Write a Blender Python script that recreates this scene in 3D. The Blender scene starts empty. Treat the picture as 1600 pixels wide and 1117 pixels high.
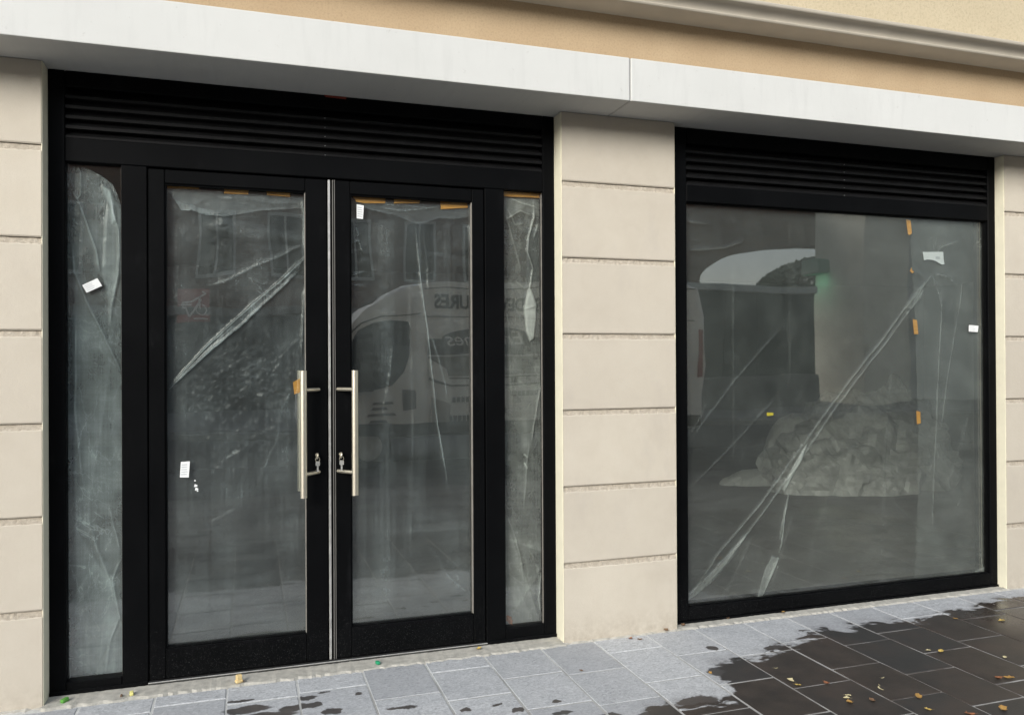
import bpy, bmesh, math, random
import numpy as np
from mathutils import Vector, Matrix
random.seed(7)
R = math.radians
S = bpy.context.scene
COL = S.collection

# ------------------------------------------------------------------ camera
cam = bpy.data.cameras.new('camera'); cam.sensor_width = 36; cam.lens = 28.41; cam.clip_end = 600
camo = bpy.data.objects.new('camera', cam); COL.objects.link(camo)
yaw, pitch, roll = 0.3169, 0.0042, -0.0049
cy, sy, cp, sp, cr, sr = math.cos(yaw), math.sin(yaw), math.cos(pitch), math.sin(pitch), math.cos(roll), math.sin(roll)
F = Vector((sy*cp, cy*cp, sp)); Rt = Vector((cy, -sy, 0)); U = Rt.cross(F)
R2 = cr*Rt + sr*U; U2 = -sr*Rt + cr*U
M = Matrix((R2, U2, -F)).transposed().to_4x4(); M.translation = Vector((0, -3.926, 1.475))
camo.matrix_world = M
S.camera = camo

# ------------------------------------------------------------------ sky, sun, exposure
SUN_EL, SUN_AZ = 24, 221          # azimuth clockwise from +Y
world = bpy.data.worlds.new('World'); S.world = world; world.use_nodes = True
wn = world.node_tree.nodes; wl = world.node_tree.links
bg = wn['Background']
sky = wn.new('ShaderNodeTexSky'); sky.sky_type = 'NISHITA'; sky.sun_disc = False
sky.sun_elevation = R(SUN_EL); sky.sun_rotation = R(SUN_AZ); sky.air_density = 1.2; sky.dust_density = 1.0; sky.ozone_density = 1.0
hs = wn.new('ShaderNodeHueSaturation'); hs.inputs['Saturation'].default_value = 0.42
wl.new(sky.outputs[0], hs.inputs['Color']); wl.new(hs.outputs[0], bg.inputs['Color'])
bg.inputs['Strength'].default_value = 0.15
sun = bpy.data.lights.new('sun', 'SUN'); sun.energy = 1.8; sun.angle = R(26); sun.color = (1.0, 0.955, 0.87)
suno = bpy.data.objects.new('sun', sun); COL.objects.link(suno)
to_sun = Vector((math.sin(R(SUN_AZ))*math.cos(R(SUN_EL)), math.cos(R(SUN_AZ))*math.cos(R(SUN_EL)), math.sin(R(SUN_EL))))
suno.rotation_euler = to_sun.to_track_quat('Z', 'Y').to_euler()
suno.location = (-6, -8, 12)
S.view_settings.view_transform = 'Standard'; S.view_settings.look = 'None'
S.view_settings.exposure = 0.89; S.view_settings.gamma = 1.0; S.view_settings.use_curve_mapping = False
S.render.engine = 'CYCLES'
S.cycles.max_bounces = 10; S.cycles.diffuse_bounces = 4; S.cycles.glossy_bounces = 5
S.cycles.transparent_max_bounces = 40; S.cycles.use_denoising = True
S.cycles.caustics_reflective = False; S.cycles.caustics_refractive = False

# ------------------------------------------------------------------ helpers
def put(o, parent=None):
    COL.objects.link(o)
    if parent: o.parent = parent
    return o
def tag(o, label=None, cat=None, group=None, kind=None):
    if label: o['label'] = label
    if cat: o['category'] = cat
    if group: o['group'] = group
    if kind: o['kind'] = kind
    return o
def thing(name, label, cat, loc=(0, 0, 0), group=None, kind=None):
    o = bpy.data.objects.new(name, None); o.location = loc; o.empty_display_size = .1
    put(o); return tag(o, label, cat, group, kind)
class MB:
    """collects simple solids, then links them as one mesh object"""
    def __init__(s): s.bm = bmesh.new()
    def box(s, x0, x1, y0, y1, z0, z1, bev=0.0, seg=1, rot=None):
        r = bmesh.ops.create_cube(s.bm, size=1.0)
        vs = r['verts']; c = Vector(((x0+x1)/2, (y0+y1)/2, (z0+z1)/2)); d = Vector((x1-x0, y1-y0, z1-z0))
        for v in vs:
            q = Vector((v.co.x*d.x, v.co.y*d.y, v.co.z*d.z))
            if rot is not None: q = rot @ q
            v.co = q + c
        if bev > 0:
            es = {e for v in vs for e in v.link_edges}
            bmesh.ops.bevel(s.bm, geom=list(es), offset=bev, segments=seg, affect='EDGES', profile=.5)
        return s
    def tube(s, p0, p1, r, n=16, r1=None):
        p0, p1 = Vector(p0), Vector(p1); d = p1-p0
        q = d.to_track_quat('Z', 'Y').to_matrix().to_4x4(); q.translation = (p0+p1)/2
        bmesh.ops.create_cone(s.bm, cap_ends=True, segments=n, radius1=r, radius2=r if r1 is None else r1, depth=d.length, matrix=q)
        return s
    def ball(s, c, r, sub=2, sc=(1, 1, 1)):
        m = Matrix.Translation(c) @ Matrix.Diagonal((*sc, 1))
        bmesh.ops.create_icosphere(s.bm, subdivisions=sub, radius=r, matrix=m); return s
    def raw(s, verts, faces):
        vs = [s.bm.verts.new(v) for v in verts]
        for f in faces:
            try: s.bm.faces.new([vs[i] for i in f])
            except ValueError: pass
        return s
    def prism(s, pts, y0, y1):
        """outline of (x, z) points extruded from y0 to y1"""
        n = len(pts)
        s.raw([(x, y0, z) for x, z in pts]+[(x, y1, z) for x, z in pts],
              [tuple(range(n))]+[tuple(reversed(range(n, 2*n)))]+[(i, (i+n), (i+1) % n+n, (i+1) % n) for i in range(n)])
        return s
    def prof(s, pts, x0, x1):
        """closed (y, z) profile extruded along x"""
        n = len(pts)
        s.raw([(x0, y, z) for y, z in pts]+[(x1, y, z) for y, z in pts],
              [tuple(range(n))]+[tuple(reversed(range(n, 2*n)))]+[(i, (i+n), (i+1) % n+n, (i+1) % n) for i in range(n)])
        return s
    def build(s, name, mat, parent=None, smooth=False, loc=None):
        bmesh.ops.recalc_face_normals(s.bm, faces=s.bm.faces)
        me = bpy.data.meshes.new(name); s.bm.to_mesh(me); s.bm.free()
        if mat: me.materials.append(mat)
        if smooth:
            me.polygons.foreach_set('use_smooth', [True]*len(me.polygons))
            me.set_sharp_from_angle(angle=R(35))
        o = bpy.data.objects.new(name, me)
        if loc: o.location = loc
        return put(o, parent)

# ------------------------------------------------------------------ materials
class NT:
    def __init__(s, name):
        s.m = bpy.data.materials.new(name); s.m.use_nodes = True
        s.n = s.m.node_tree.nodes; s.l = s.m.node_tree.links
        s.out = s.n['Material Output']; s.b = s.n['Principled BSDF']
    def new(s, t, **k):
        o = s.n.new('ShaderNode'+t)
        for a, v in k.items(): setattr(o, a, v)
        return o
    def ln(s, a, b): s.l.new(a, b)
    def val(s, sock, v):
        if isinstance(v, bpy.types.NodeSocket): s.ln(v, sock)
        else: sock.default_value = v
    def math(s, op, a, b=0.0, c=None, clamp=False):
        o = s.new('Math', operation=op); o.use_clamp = clamp
        s.val(o.inputs[0], a); s.val(o.inputs[1], b)
        if c is not None: s.val(o.inputs[2], c)
        return o.outputs[0]
    def pos(s):
        return s.new('NewGeometry').outputs['Position']
    def mapp(s, vec, sc=(1, 1, 1), loc=(0, 0, 0)):
        o = s.new('Mapping'); s.ln(vec, o.inputs[0]); o.inputs['Scale'].default_value = sc; o.inputs['Location'].default_value = loc
        return o.outputs[0]
    def noise(s, vec, scale, detail=4, rough=.55, dist=0.0):
        o = s.new('TexNoise'); s.ln(vec, o.inputs['Vector']); o.inputs['Scale'].default_value = scale
        o.inputs['Detail'].default_value = detail; o.inputs['Roughness'].default_value = rough; o.inputs['Distortion'].default_value = dist
        return o.outputs['Fac']
    def ramp(s, fac, stops):
        o = s.new('ValToRGB'); s.ln(fac, o.inputs[0]); e = o.color_ramp.elements
        while len(e) < len(stops): e.new(.5)
        for i, (p, c) in enumerate(stops):
            e[i].position = p; e[i].color = (*c, 1) if len(c) == 3 else c
        return o.outputs[0]
    def mr(s, v, a, b, c, d):
        o = s.new('MapRange'); s.val(o.inputs[0], v)
        for i, q in enumerate((a, b, c, d)): o.inputs[i+1].default_value = q
        return o.outputs[0]
    def mix(s, f, a, b, mode='MIX'):
        o = s.new('Mix', data_type='RGBA', blend_type=mode)
        s.val(o.inputs[0], f); s.val(o.inputs[6], a if not isinstance(a, tuple) else (*a, 1)); s.val(o.inputs[7], b if not isinstance(b, tuple) else (*b, 1))
        return o.outputs[2]
    def bump(s, h, strength=.3, dist=.01, normal=None):
        o = s.new('Bump'); o.inputs['Strength'].default_value = strength; o.inputs['Distance'].default_value = dist
        s.ln(h, o.inputs['Height'])
        if normal: s.ln(normal, o.inputs['Normal'])
        return o.outputs[0]
    def set(s, **k):
        for a, v in k.items(): s.val(s.b.inputs[a.replace('_', ' ')], (*v, 1) if isinstance(v, tuple) and len(v) == 3 else v)
        return s.m

def plain(name, col, rough=.5, metal=0.0, var=.12, scale=14, bump=0.0, bscale=60, spec=.5):
    t = NT(name); p = t.pos()
    n = t.noise(p, scale, 5)
    c = t.ramp(n, [(.25, tuple(x*(1-var) for x in col)), (.75, tuple(min(1, x*(1+var)) for x in col))])
    t.set(Base_Color=c, Roughness=rough, Metallic=metal, Specular_IOR_Level=spec)
    if bump: t.set(Normal=t.bump(t.noise(p, bscale, 6, .65), bump, .006))
    return t.m

def stone_mat():
    t = NT('limestone'); p = t.pos()
    big = t.noise(p, 1.8, 4, .6); mid = t.noise(p, 9, 6, .6, .4); fine = t.noise(p, 160, 4, .7)
    c = t.ramp(big, [(.3, (.505, .455, .38)), (.7, (.58, .53, .445))])
    c = t.mix(t.mr(mid, .35, .75, 0, .45), c, (.61, .565, .485))
    c = t.mix(t.mr(fine, .55, .8, 0, .35), c, (.40, .34, .29))
    # grey splash dirt of its own shape near the pavement
    sx = t.new('SeparateXYZ'); t.ln(p, sx.inputs[0])
    dirt = t.math('MULTIPLY', t.mr(sx.outputs[2], 0.0, .16, 1, 0), t.mr(t.noise(p, 22, 6, .7), .38, .7, 0, .7))
    c = t.mix(dirt, c, (.33, .28, .22))
    blot = t.mr(t.noise(t.mapp(p, (1.3, 1, .5), (3, 1, 7)), 3.1, 5, .65), .56, .72, 0, .28)
    c = t.mix(blot, c, (.42, .38, .345))
    oi = t.new('ObjectInfo')
    c = t.mix(t.math('MULTIPLY', oi.outputs['Random'], .4), c, (.48, .435, .37))
    h = t.math('ADD', t.math('MULTIPLY', fine, .35), t.math('MULTIPLY', t.noise(p, 45, 6, .7), .8))
    t.set(Base_Color=c, Roughness=.9, Specular_IOR_Level=.25, Normal=t.bump(h, .5, .004))
    return t.m
def chamfer_mat():
    t = NT('rough_stone_edge'); p = t.pos()
    n = t.noise(p, 55, 6, .75)
    c = t.ramp(n, [(.3, (.40, .345, .275)), (.7, (.60, .54, .45))])
    t.set(Base_Color=c, Roughness=.95, Normal=t.bump(t.noise(p, 90, 6, .8), .9, .01)); return t.m
def stucco(name, a, b, bump=.5, sc=130):
    t = NT(name); p = t.pos()
    n = t.noise(p, 2.2, 4); f = t.noise(p, sc*.75, 4, .75)
    c = t.ramp(n, [(.3, a), (.7, b)])
    c = t.mix(t.mr(f, .48, .72, 0, .5), c, tuple(x*.62 for x in a))
    t.set(Base_Color=c, Roughness=.95, Specular_IOR_Level=.2, Normal=t.bump(f, bump, .006)); return t.m
def concrete_white():
    t = NT('white_precast_concrete'); p = t.pos()
    n = t.noise(p, 1.3, 5, .6); s_ = t.noise(t.mapp(p, (9, 1, 1.2)), 2.5, 5, .6); sp_ = t.noise(p, 26, 5, .75)
    c = t.ramp(n, [(.3, (.555, .56, .545)), (.7, (.615, .62, .605))])
    c = t.mix(t.mr(s_, .52, .75, 0, .32), c, (.49, .495, .485))
    c = t.mix(t.mr(sp_, .64, .72, 0, .5), c, (.40, .39, .37))
    t.set(Base_Color=c, Roughness=.8, Specular_IOR_Level=.3, Normal=t.bump(t.noise(p, 70, 5, .7), .15, .004)); return t.m
def black_metal():
    t = NT('black_powder_coat'); p = t.pos()
    n = t.noise(p, 3.5, 5, .6); d = t.noise(p, 210, 3, .8); sm = t.noise(t.mapp(p, (1, 1, .35)), 7, 6, .7)
    c = t.ramp(n, [(.3, (.0022, .0024, .0028)), (.7, (.0036, .0039, .0044))])
    sx = t.new('SeparateXYZ'); t.ln(p, sx.inputs[0])
    low = t.mr(sx.outputs[2], .02, .34, 1, .06)
    dust = t.math('MULTIPLY', t.mr(d, .60, .74, 0, .6), low)
    c = t.mix(dust, c, (.16, .16, .16))
    c = t.mix(t.mr(sm, .60, .8, 0, .06), c, (.10, .10, .11))
    r = t.mr(sm, .3, .8, .42, .62)
    t.set(Base_Color=c, Roughness=r, Specular_IOR_Level=.05, Normal=t.bump(d, .08, .001)); return t.m
def brushed_steel():
    t = NT('brushed_steel'); p = t.pos()
    n = t.noise(t.mapp(p, (60, 60, 2)), 30, 3)
    t.set(Base_Color=t.ramp(n, [(.3, (.72, .67, .55)), (.7, (.86, .80, .67))]), Metallic=1.0, Roughness=t.mr(n, .3, .7, .33, .48)); return t.m
def schlick(t, f0, nrm=None):
    g = t.new('NewGeometry'); d = t.new('VectorMath', operation='DOT_PRODUCT')
    t.ln(g.outputs['Incoming'], d.inputs[0]); t.ln(nrm or g.outputs['Normal'], d.inputs[1])
    a = t.math('SUBTRACT', 1.0, t.math('ABSOLUTE', d.outputs['Value']), clamp=True)
    return t.math('ADD', f0, t.math('MULTIPLY', t.math('POWER', a, 5.0), 1-f0))
def glass_mat(name='window_glass', tint=(.93, .95, .94), f0=.105):
    t = NT(name); p = t.pos()
    w = t.noise(p, 1.4, 2, .4)
    bmp = t.bump(w, .012, .2)
    tr = t.new('BsdfTransparent'); tr.inputs[0].default_value = (*tint, 1)
    gl = t.new('BsdfGlossy'); gl.inputs['Roughness'].default_value = .012; t.ln(bmp, gl.inputs['Normal'])
    mx = t.new('MixShader'); t.ln(schlick(t, f0), mx.inputs[0]); t.ln(tr.outputs[0], mx.inputs[1]); t.ln(gl.outputs[0], mx.inputs[2])
    # thin film of dust and dried drops
    df = t.new('BsdfDiffuse'); df.inputs[0].default_value = (.6, .6, .57, 1)
    sx = t.new('SeparateXYZ'); t.ln(p, sx.inputs[0])
    dots = t.mr(t.noise(p, 95, 2, .5), .74, .79, 0, .30)
    low = t.mr(sx.outputs[2], .05, 1.0, 1, .0)
    smear = t.mr(t.noise(t.mapp(p, (1, 1, 7)), 4.5, 6, .7), .45, .75, 0, .030)
    fac = t.math('ADD', t.math('MULTIPLY', t.math('ADD', t.math('MULTIPLY', dots, .35), smear), low), .006)
    m2 = t.new('MixShader'); t.ln(fac, m2.inputs[0]); t.ln(mx.outputs[0], m2.inputs[1]); t.ln(df.outputs[0], m2.inputs[2])
    t.ln(m2.outputs[0], t.out.inputs['Surface']); return t.m
def film_mat(name, col, seed, streak=.35):
    """thin polythene: mostly clear, part milky; doubled folds and painted glints carry more milk through the point attribute 'milk'"""
    t = NT(name); p = t.pos()
    at = t.new('Attribute'); at.attribute_name = 'milk_glint'
    v = t.noise(t.mapp(p, (26, 1, .35), (seed, 0, 0)), 3.0, 5, .7)
    h = t.noise(t.mapp(p, (.8, 1, 22), (0, 0, seed)), 2.6, 5, .72)
    blot = t.noise(t.mapp(p, (1, 1, 1), (seed, seed, 0)), 4.5, 5, .6)
    k = t.math('ADD', t.math('ADD', t.mr(v, .3, .75, -streak, streak), t.mr(h, .35, .75, -streak*.5, streak*.6)), t.mr(blot, .3, .7, -.35, .35))
    def veins(sc, wd, sd, stretch=(1, 1, 1)):
        q = t.noise(t.mapp(p, stretch, (sd, 0, sd*.7)), sc, 5, .62, .6)
        ln = t.mr(t.math('ABSOLUTE', t.math('SUBTRACT', q, .5)), 0.0, wd, 1, 0)
        return t.math('MULTIPLY', ln, t.mr(t.noise(t.mapp(p, (1, 1, 1), (sd*2, 0, sd)), 3.3, 3), .45, .68, 0, 1))
    k = t.math('ADD', k, t.math('ADD', t.math('MULTIPLY', veins(3.2, .010, seed), .9), t.math('MULTIPLY', veins(7.5, .016, seed+5, (1.6, 1, .6)), .7)))
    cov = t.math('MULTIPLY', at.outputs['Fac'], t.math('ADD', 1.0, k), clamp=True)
    fine = t.noise(p, 38, 5, .7)
    nb = t.bump(t.math('ADD', fine, t.math('MULTIPLY', t.noise(t.mapp(p, (9, 1, .5)), 14, 3), .7)), .34, .008)
    df = t.new('BsdfDiffuse'); df.inputs[0].default_value = (*col, 1); t.ln(nb, df.inputs['Normal'])
    tl = t.new('BsdfTranslucent'); tl.inputs[0].default_value = (*col, 1); t.ln(nb, tl.inputs['Normal'])
    m0 = t.new('MixShader'); m0.inputs[0].default_value = .35; t.ln(df.outputs[0], m0.inputs[1]); t.ln(tl.outputs[0], m0.inputs[2])
    tr = t.new('BsdfTransparent'); tr.inputs[0].default_value = (.97, .975, .97, 1)
    gl = t.new('BsdfGlossy'); gl.inputs['Roughness'].default_value = .2; t.ln(nb, gl.inputs['Normal'])
    m1 = t.new('MixShader'); t.ln(schlick(t, .075), m1.inputs[0]); t.ln(tr.outputs[0], m1.inputs[1]); t.ln(gl.outputs[0], m1.inputs[2])
    m2 = t.new('MixShader'); t.ln(cov, m2.inputs[0]); t.ln(m1.outputs[0], m2.inputs[1]); t.ln(m0.outputs[0], m2.inputs[2])
    t.ln(m2.outputs[0], t.out.inputs['Surface']); return t.m
def tape_mat():
    t = NT('orange_tape'); p = t.pos()
    n = t.noise(t.mapp(p, (3, 1, 30)), 6, 4)
    t.set(Base_Color=t.ramp(n, [(.3, (.62, .26, .03)), (.7, (.85, .45, .11))]), Roughness=.45); return t.m

SPOTS = [(2.26, -.303, .03, .032), (1.848, -.845, .11, .05), (2.566, -.398, .06, .035), (2.894, -.273, .05, .014), (2.872, -.232, .04, .012),
         (-.034, -.204, .06, .016), (.247, -.264, .045, .03), (.318, -.226, .028, .014), (.466, -.289, .018, .012), (-.007, -.302, .10, .04),
         (.188, -.348, .07, .035), (.34, -.433, .05, .03), (.268, -.341, .04, .03), (.867, -.606, .028, .02), (1.087, -.675, .03, .022),
         (1.02, -.60, .03, .016), (1.272, -.649, .018, .016), (1.255, -.765, .05, .02), (2.14, -.585, .085, .06), (1.62, -.90, .10, .035), (.06, -.40, .14, .05),
         (1.42, -.86, .06, .03), (.62, -.50, .07, .02)]
def slab_mat():
    t = NT('paving_stone'); p = t.pos(); oi = t.new('ObjectInfo')
    sx = t.new('SeparateXYZ'); t.ln(p, sx.inputs[0]); X, Y = sx.outputs[0], sx.outputs[1]
    # dry stone
    n = t.noise(p, 7, 5, .6); f = t.noise(p, 80, 5, .78); sw = t.noise(t.mapp(p, (1, 1.5, 1)), 30, 7, .78, 1.8)
    dry = t.ramp(n, [(.3, (.39, .405, .425)), (.7, (.48, .495, .515))])
    dry = t.mix(t.mr(sw, .46, .62, 0, .8), dry, (.66, .68, .70))
    dry = t.mix(t.mr(sw, .32, .44, .75, 0), dry, (.20, .21, .225))
    dry = t.mix(t.mr(f, .54, .68, 0, .7), dry, (.15, .16, .17))
    dry = t.mix(t.math('MULTIPLY', oi.outputs['Random'], .5), dry, (.27, .28, .30))
    wet = t.ramp(n, [(.3, (.027, .023, .0205)), (.7, (.058, .046, .039))])
    wet = t.mix(t.mr(f, .55, .72, 0, .5), wet, (.095, .08, .07))
    wet = t.mix(t.mr(oi.outputs['Random'], .35, .75, 0, .65), wet, (.033, .034, .035))
    wet = t.mix(t.mr(t.noise(p, 3.0, 5, .65), .5, .7, 0, .5), wet, (.070, .050, .040))
    # wet edge: hosed area whose rim follows a curve over the pavement
    fc = t.new('FloatCurve'); cv = fc.mapping.curves[0]
    pts = [(1.5, .98), (1.82, .83), (1.95, .84), (2.1, .69), (2.16, .53), (2.27, .50), (2.37, .51), (2.53, .41), (2.68, .37), (2.99, .285), (3.08, .355),
           (3.26, .265), (3.52, .31), (3.73, .235), (3.97, .19), (4.13, .178), (4.38, .135), (4.7, .10)]
    q = [((a-1.5)/3.2, b) for a, b in pts]
    cv.points[0].location = q[0]; cv.points[1].location = q[-1]
    for a in q[1:-1]: cv.points.new(*a)
    fc.mapping.update()
    xn = t.math('DIVIDE', t.math('SUBTRACT', X, 1.5), 3.2, clamp=True)
    t.ln(xn, fc.inputs['Value'])
    w1 = t.noise(t.mapp(p, (1, 1.8, 1)), 7.5, 3, .6, .6); 
    d = t.math('SUBTRACT', t.math('MULTIPLY', Y, -1.0), fc.outputs[0])
    d = t.math('ADD', d, t.mr(w1, .25, .75, -.085, .085))
    d = t.math('ADD', d, t.mr(oi.outputs['Random'], 0, 1, -.05, .05))
    left = t.mr(X, 1.45, 1.6, -.40, 0)
    m = t.mr(t.math('ADD', d, left), -.012, .018, 0, 1)
    # splashes
    wv = t.new('TexNoise'); t.ln(p, wv.inputs['Vector']); wv.inputs['Scale'].default_value = 24; wv.inputs['Detail'].default_value = 3
    vs = t.new('VectorMath', operation='SUBTRACT'); t.ln(wv.outputs['Color'], vs.inputs[0]); vs.inputs[1].default_value = (.5, .5, .5)
    vm = t.new('VectorMath', operation='SCALE'); t.ln(vs.outputs[0], vm.inputs[0]); vm.inputs['Scale'].default_value = .055
    va = t.new('VectorMath', operation='ADD'); t.ln(p, va.inputs[0]); t.ln(vm.outputs[0], va.inputs[1])
    best = None
    for (a, b, rx, ry) in SPOTS:
        mp = t.mapp(va.outputs[0], (1/rx, 1/ry, 0), (-a/rx, -b/ry, 0))
        ln = t.new('VectorMath', operation='LENGTH'); t.ln(mp, ln.inputs[0])
        best = ln.outputs['Value'] if best is None else t.math('MINIMUM', best, ln.outputs['Value'])
    ms = t.mr(best, .85, 1.0, .92, 0)
    m = t.math('MAXIMUM', m, ms)
    damp = t.math('MULTIPLY', t.mr(t.math('ADD', d, left), -.13, .0, 0, .5), t.mr(t.noise(p, 14, 5, .7), .38, .62, .1, 1))
    dry = t.mix(damp, dry, (.12, .115, .115))
    c = t.mix(m, dry, wet)
    pud = t.math('MULTIPLY', t.mr(t.math('SUBTRACT', X, t.math('MULTIPLY', Y, -.5)), 3.45, 3.9, 0, 1), t.mr(t.noise(p, 3.2, 4), .38, .6, .35, 1))
    rw = t.math('SUBTRACT', .50, t.math('MULTIPLY', pud, .36))
    r = t.math('ADD', t.math('MULTIPLY', t.math('SUBTRACT', 1.0, m), .88), t.math('MULTIPLY', m, rw))
    h = t.math('ADD', t.math('MULTIPLY', sw, .9), t.math('MULTIPLY', f, .45))
    bs = t.new('Bump'); bs.inputs['Distance'].default_value = .006; t.ln(h, bs.inputs['Height'])
    t.ln(t.math('SUBTRACT', .5, t.math('MULTIPLY', m, .36)), bs.inputs['Strength'])
    t.set(Base_Color=c, Roughness=r, Normal=bs.outputs[0], Specular_IOR_Level=.4); return t.m
def brick_mat():
    t = NT('old_brick'); p = t.pos()
    mp = t.new('Mapping'); t.ln(p, mp.inputs[0]); mp.inputs['Rotation'].default_value = (R(90), 0, 0)
    b = t.new('TexBrick'); t.ln(mp.outputs[0], b.inputs['Vector']); b.inputs['Scale'].default_value = 1
    b.inputs['Brick Width'].default_value = .22; b.inputs['Row Height'].default_value = .07; b.inputs['Mortar Size'].default_value = .008
    b.inputs['Color1'].default_value = (.17, .085, .055, 1); b.inputs['Color2'].default_value = (.11, .06, .045, 1); b.inputs['Mortar'].default_value = (.22, .20, .18, 1)
    t.set(Base_Color=b.outputs['Color'], Roughness=.9); return t.m

STONE, CHAMF = stone_mat(), chamfer_mat()
TAN = stucco('tan_stucco', (.42, .31, .195), (.48, .365, .235))
CREAM = stucco('cream_stucco', (.50, .425, .295), (.545, .47, .335), .75, 75)
CORN = plain('grey_beige_cornice_paint', (.43, .39, .325), .7, var=.08, scale=5, bump=.1)
WHITE = concrete_white(); BLACK = black_metal(); STEEL = brushed_steel(); GLASS = glass_mat()
REVEAL = plain('cream_reveal_render', (.80, .76, .60), .85, var=.05, scale=12, bump=.2)
MORTAR = plain('sandy_mortar', (.45, .435, .39), .95, var=.25, scale=30, bump=.5, bscale=120)
def joint_mat():
    t = NT('joint_mortar'); p = t.pos(); sx = t.new('SeparateXYZ'); t.ln(p, sx.inputs[0])
    n = t.noise(p, 40, 5, .7)
    c = t.ramp(n, [(.3, (.46, .47, .46)), (.7, (.66, .67, .66))])
    w = t.math('MULTIPLY', t.mr(t.math('SUBTRACT', sx.outputs[0], t.math('MULTIPLY', sx.outputs[1], .8)), 2.4, 3.8, .45, 1), t.mr(t.noise(p, 5, 4, .6), .35, .6, .35, 1))
    w = t.math('MULTIPLY', w, t.mr(sx.outputs[1], -.32, -.2, 1, 0))
    w = t.math('MAXIMUM', w, t.mr(sx.outputs[1], -1.15, -1.5, 0, .85))
    c = t.mix(w, c, (.10, .085, .075))
    t.set(Base_Color=c, Roughness=.9, Normal=t.bump(t.noise(p, 150, 4, .7), .6, .006)); return t.m
SANDY = joint_mat()
ALU = plain('bare_aluminium', (.55, .55, .53), .4, metal=.6, var=.25, scale=25)
LIT_BEAD = plain('lit_bead_paint', (.26, .245, .22), .5, var=.2, scale=30)  # pale colour stands in for light caught on right-hand bead edges
DARKIN = plain('dark_void', (.012, .012, .012), .9)
PAPER = plain('white_paper', (.78, .80, .80), .7, var=.06, scale=60)
INK = plain('grey_print', (.52, .54, .56), .8)
TAPE = tape_mat(); SLAB = slab_mat(); BRICK = brick_mat()

# ------------------------------------------------------------------ ground, pavement, road
def quad_sheet(name, x0, x1, y0, y1, z, mat, parent=None, kind='structure'):
    o = MB().raw([(x0, y0, z), (x1, y0, z), (x1, y1, z), (x0, y1, z)], [(0, 1, 2, 3)]).build(name, mat, parent)
    if kind: o['kind'] = kind
    return o
asph = plain('asphalt', (.07, .07, .072), .85, var=.3, scale=40, bump=.6, bscale=200)
grnd = plain('far_ground', (.10, .10, .09), .95, var=.2, scale=.5)
quad_sheet('ground', -300, 300, -300, 300, -.16, grnd)
quad_sheet('road', -60, 60, -13.2, -5.25, -.13, asph)
pv = MB().box(-60, 60, -5.1, .55, -.15, -.002).build('pavement', SANDY); pv['kind'] = 'structure'
MB().box(-60, 60, -5.25, -5.1, -.15, -.004, .012).build('kerb', plain('granite_kerb', (.15, .15, .15), .8, bump=.4))['kind'] = 'structure'
far = plain('far_paving', (.20, .20, .20), .85, var=.25, scale=3, bump=.3)
MB().box(-60, 60, -24.5, -13.2, -.15, 0, .02).build('opposite_pavement', far)['kind'] = 'structure'
MB().box(-60, 60, -15.2, -13.4, .002, .03, .01).build('low_plinth', far)['kind'] = 'structure'

xs = [-1.91, -1.605, -1.30, -.995, -.69, -.39, -.09, .213, .517, .82, 1.12, 1.425, 1.725, 2.03, 2.325, 2.64, 2.925, 3.22, 3.525, 3.83, 4.165, 4.47, 4.78, 5.09, 5.40, 5.71]
first = {.213: [-.20, -.55], .517: [-.39], .82: [-.166, -.50], 1.12: [-.345, -.69], 1.425: [-.395], 1.725: [-.20, -.60, -.97], 2.03: [-.345, -.725], 2.325: [-.45, -.865], 2.64: [-.36, -.735, -1.11],
         2.925: [-.49, -.90], 3.22: [-.395, -.71], 3.525: [-.25, -.63], 3.83: [-.37], 4.165: [-.30]}
rs = random.Random(3)
for i in range(len(xs)-1):
    a, b = xs[i], xs[i+1]
    ys = [-.012-.03*max(0, (1.3-a)/1.3)*.6] + list(first.get(a, [-.15-rs.random()*.25]))
    while ys[-1] > -2.33: ys.append(ys[-1]-(.34+.08*rs.random()))
    ys[-1] = -2.745
    g = .0045
    for j in range(len(ys)-1):
        y1, y0 = ys[j], ys[j+1]
        dz = rs.uniform(-.0004, .0016)
        gg = [g+rs.uniform(-.0015, .0025) for _ in range(4)]
        o = MB().box(a+gg[0], b-gg[1], y0+gg[2], y1-gg[3], -.04, dz, .0022).build('paving_slab', SLAB, pv)
far_slabs = NT('outer_paving'); 
_b = far_slabs.new('TexBrick'); far_slabs.ln(far_slabs.pos(), _b.inputs['Vector']); _b.inputs['Scale'].default_value = 1
_b.inputs['Brick Width'].default_value = .38; _b.inputs['Row Height'].default_value = .3; _b.inputs['Mortar Size'].default_value = .006
_b.inputs['Color1'].default_value = (.14, .14, .138, 1); _b.inputs['Color2'].default_value = (.18, .178, .175, 1); _b.inputs['Mortar'].default_value = (.16, .16, .16, 1)
_st = far_slabs.noise(far_slabs.mapp(far_slabs.pos(), (.5, 2.2, 1)), 2.2, 6, .7, 1.0)
far_slabs.set(Base_Color=far_slabs.mix(far_slabs.mr(_st, .42, .6, 0, .75), _b.outputs['Color'], (.055, .055, .055)), Roughness=.8)
op = MB()
op.box(-60, -1.915, -5.1, 0, -.02, 0); op.box(5.715, 60, -5.1, 0, -.02, 0); op.box(-1.9, 5.7, -5.1, -2.75, -.02, 0)
op.build('outer_paving', far_slabs.m, pv)
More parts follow.
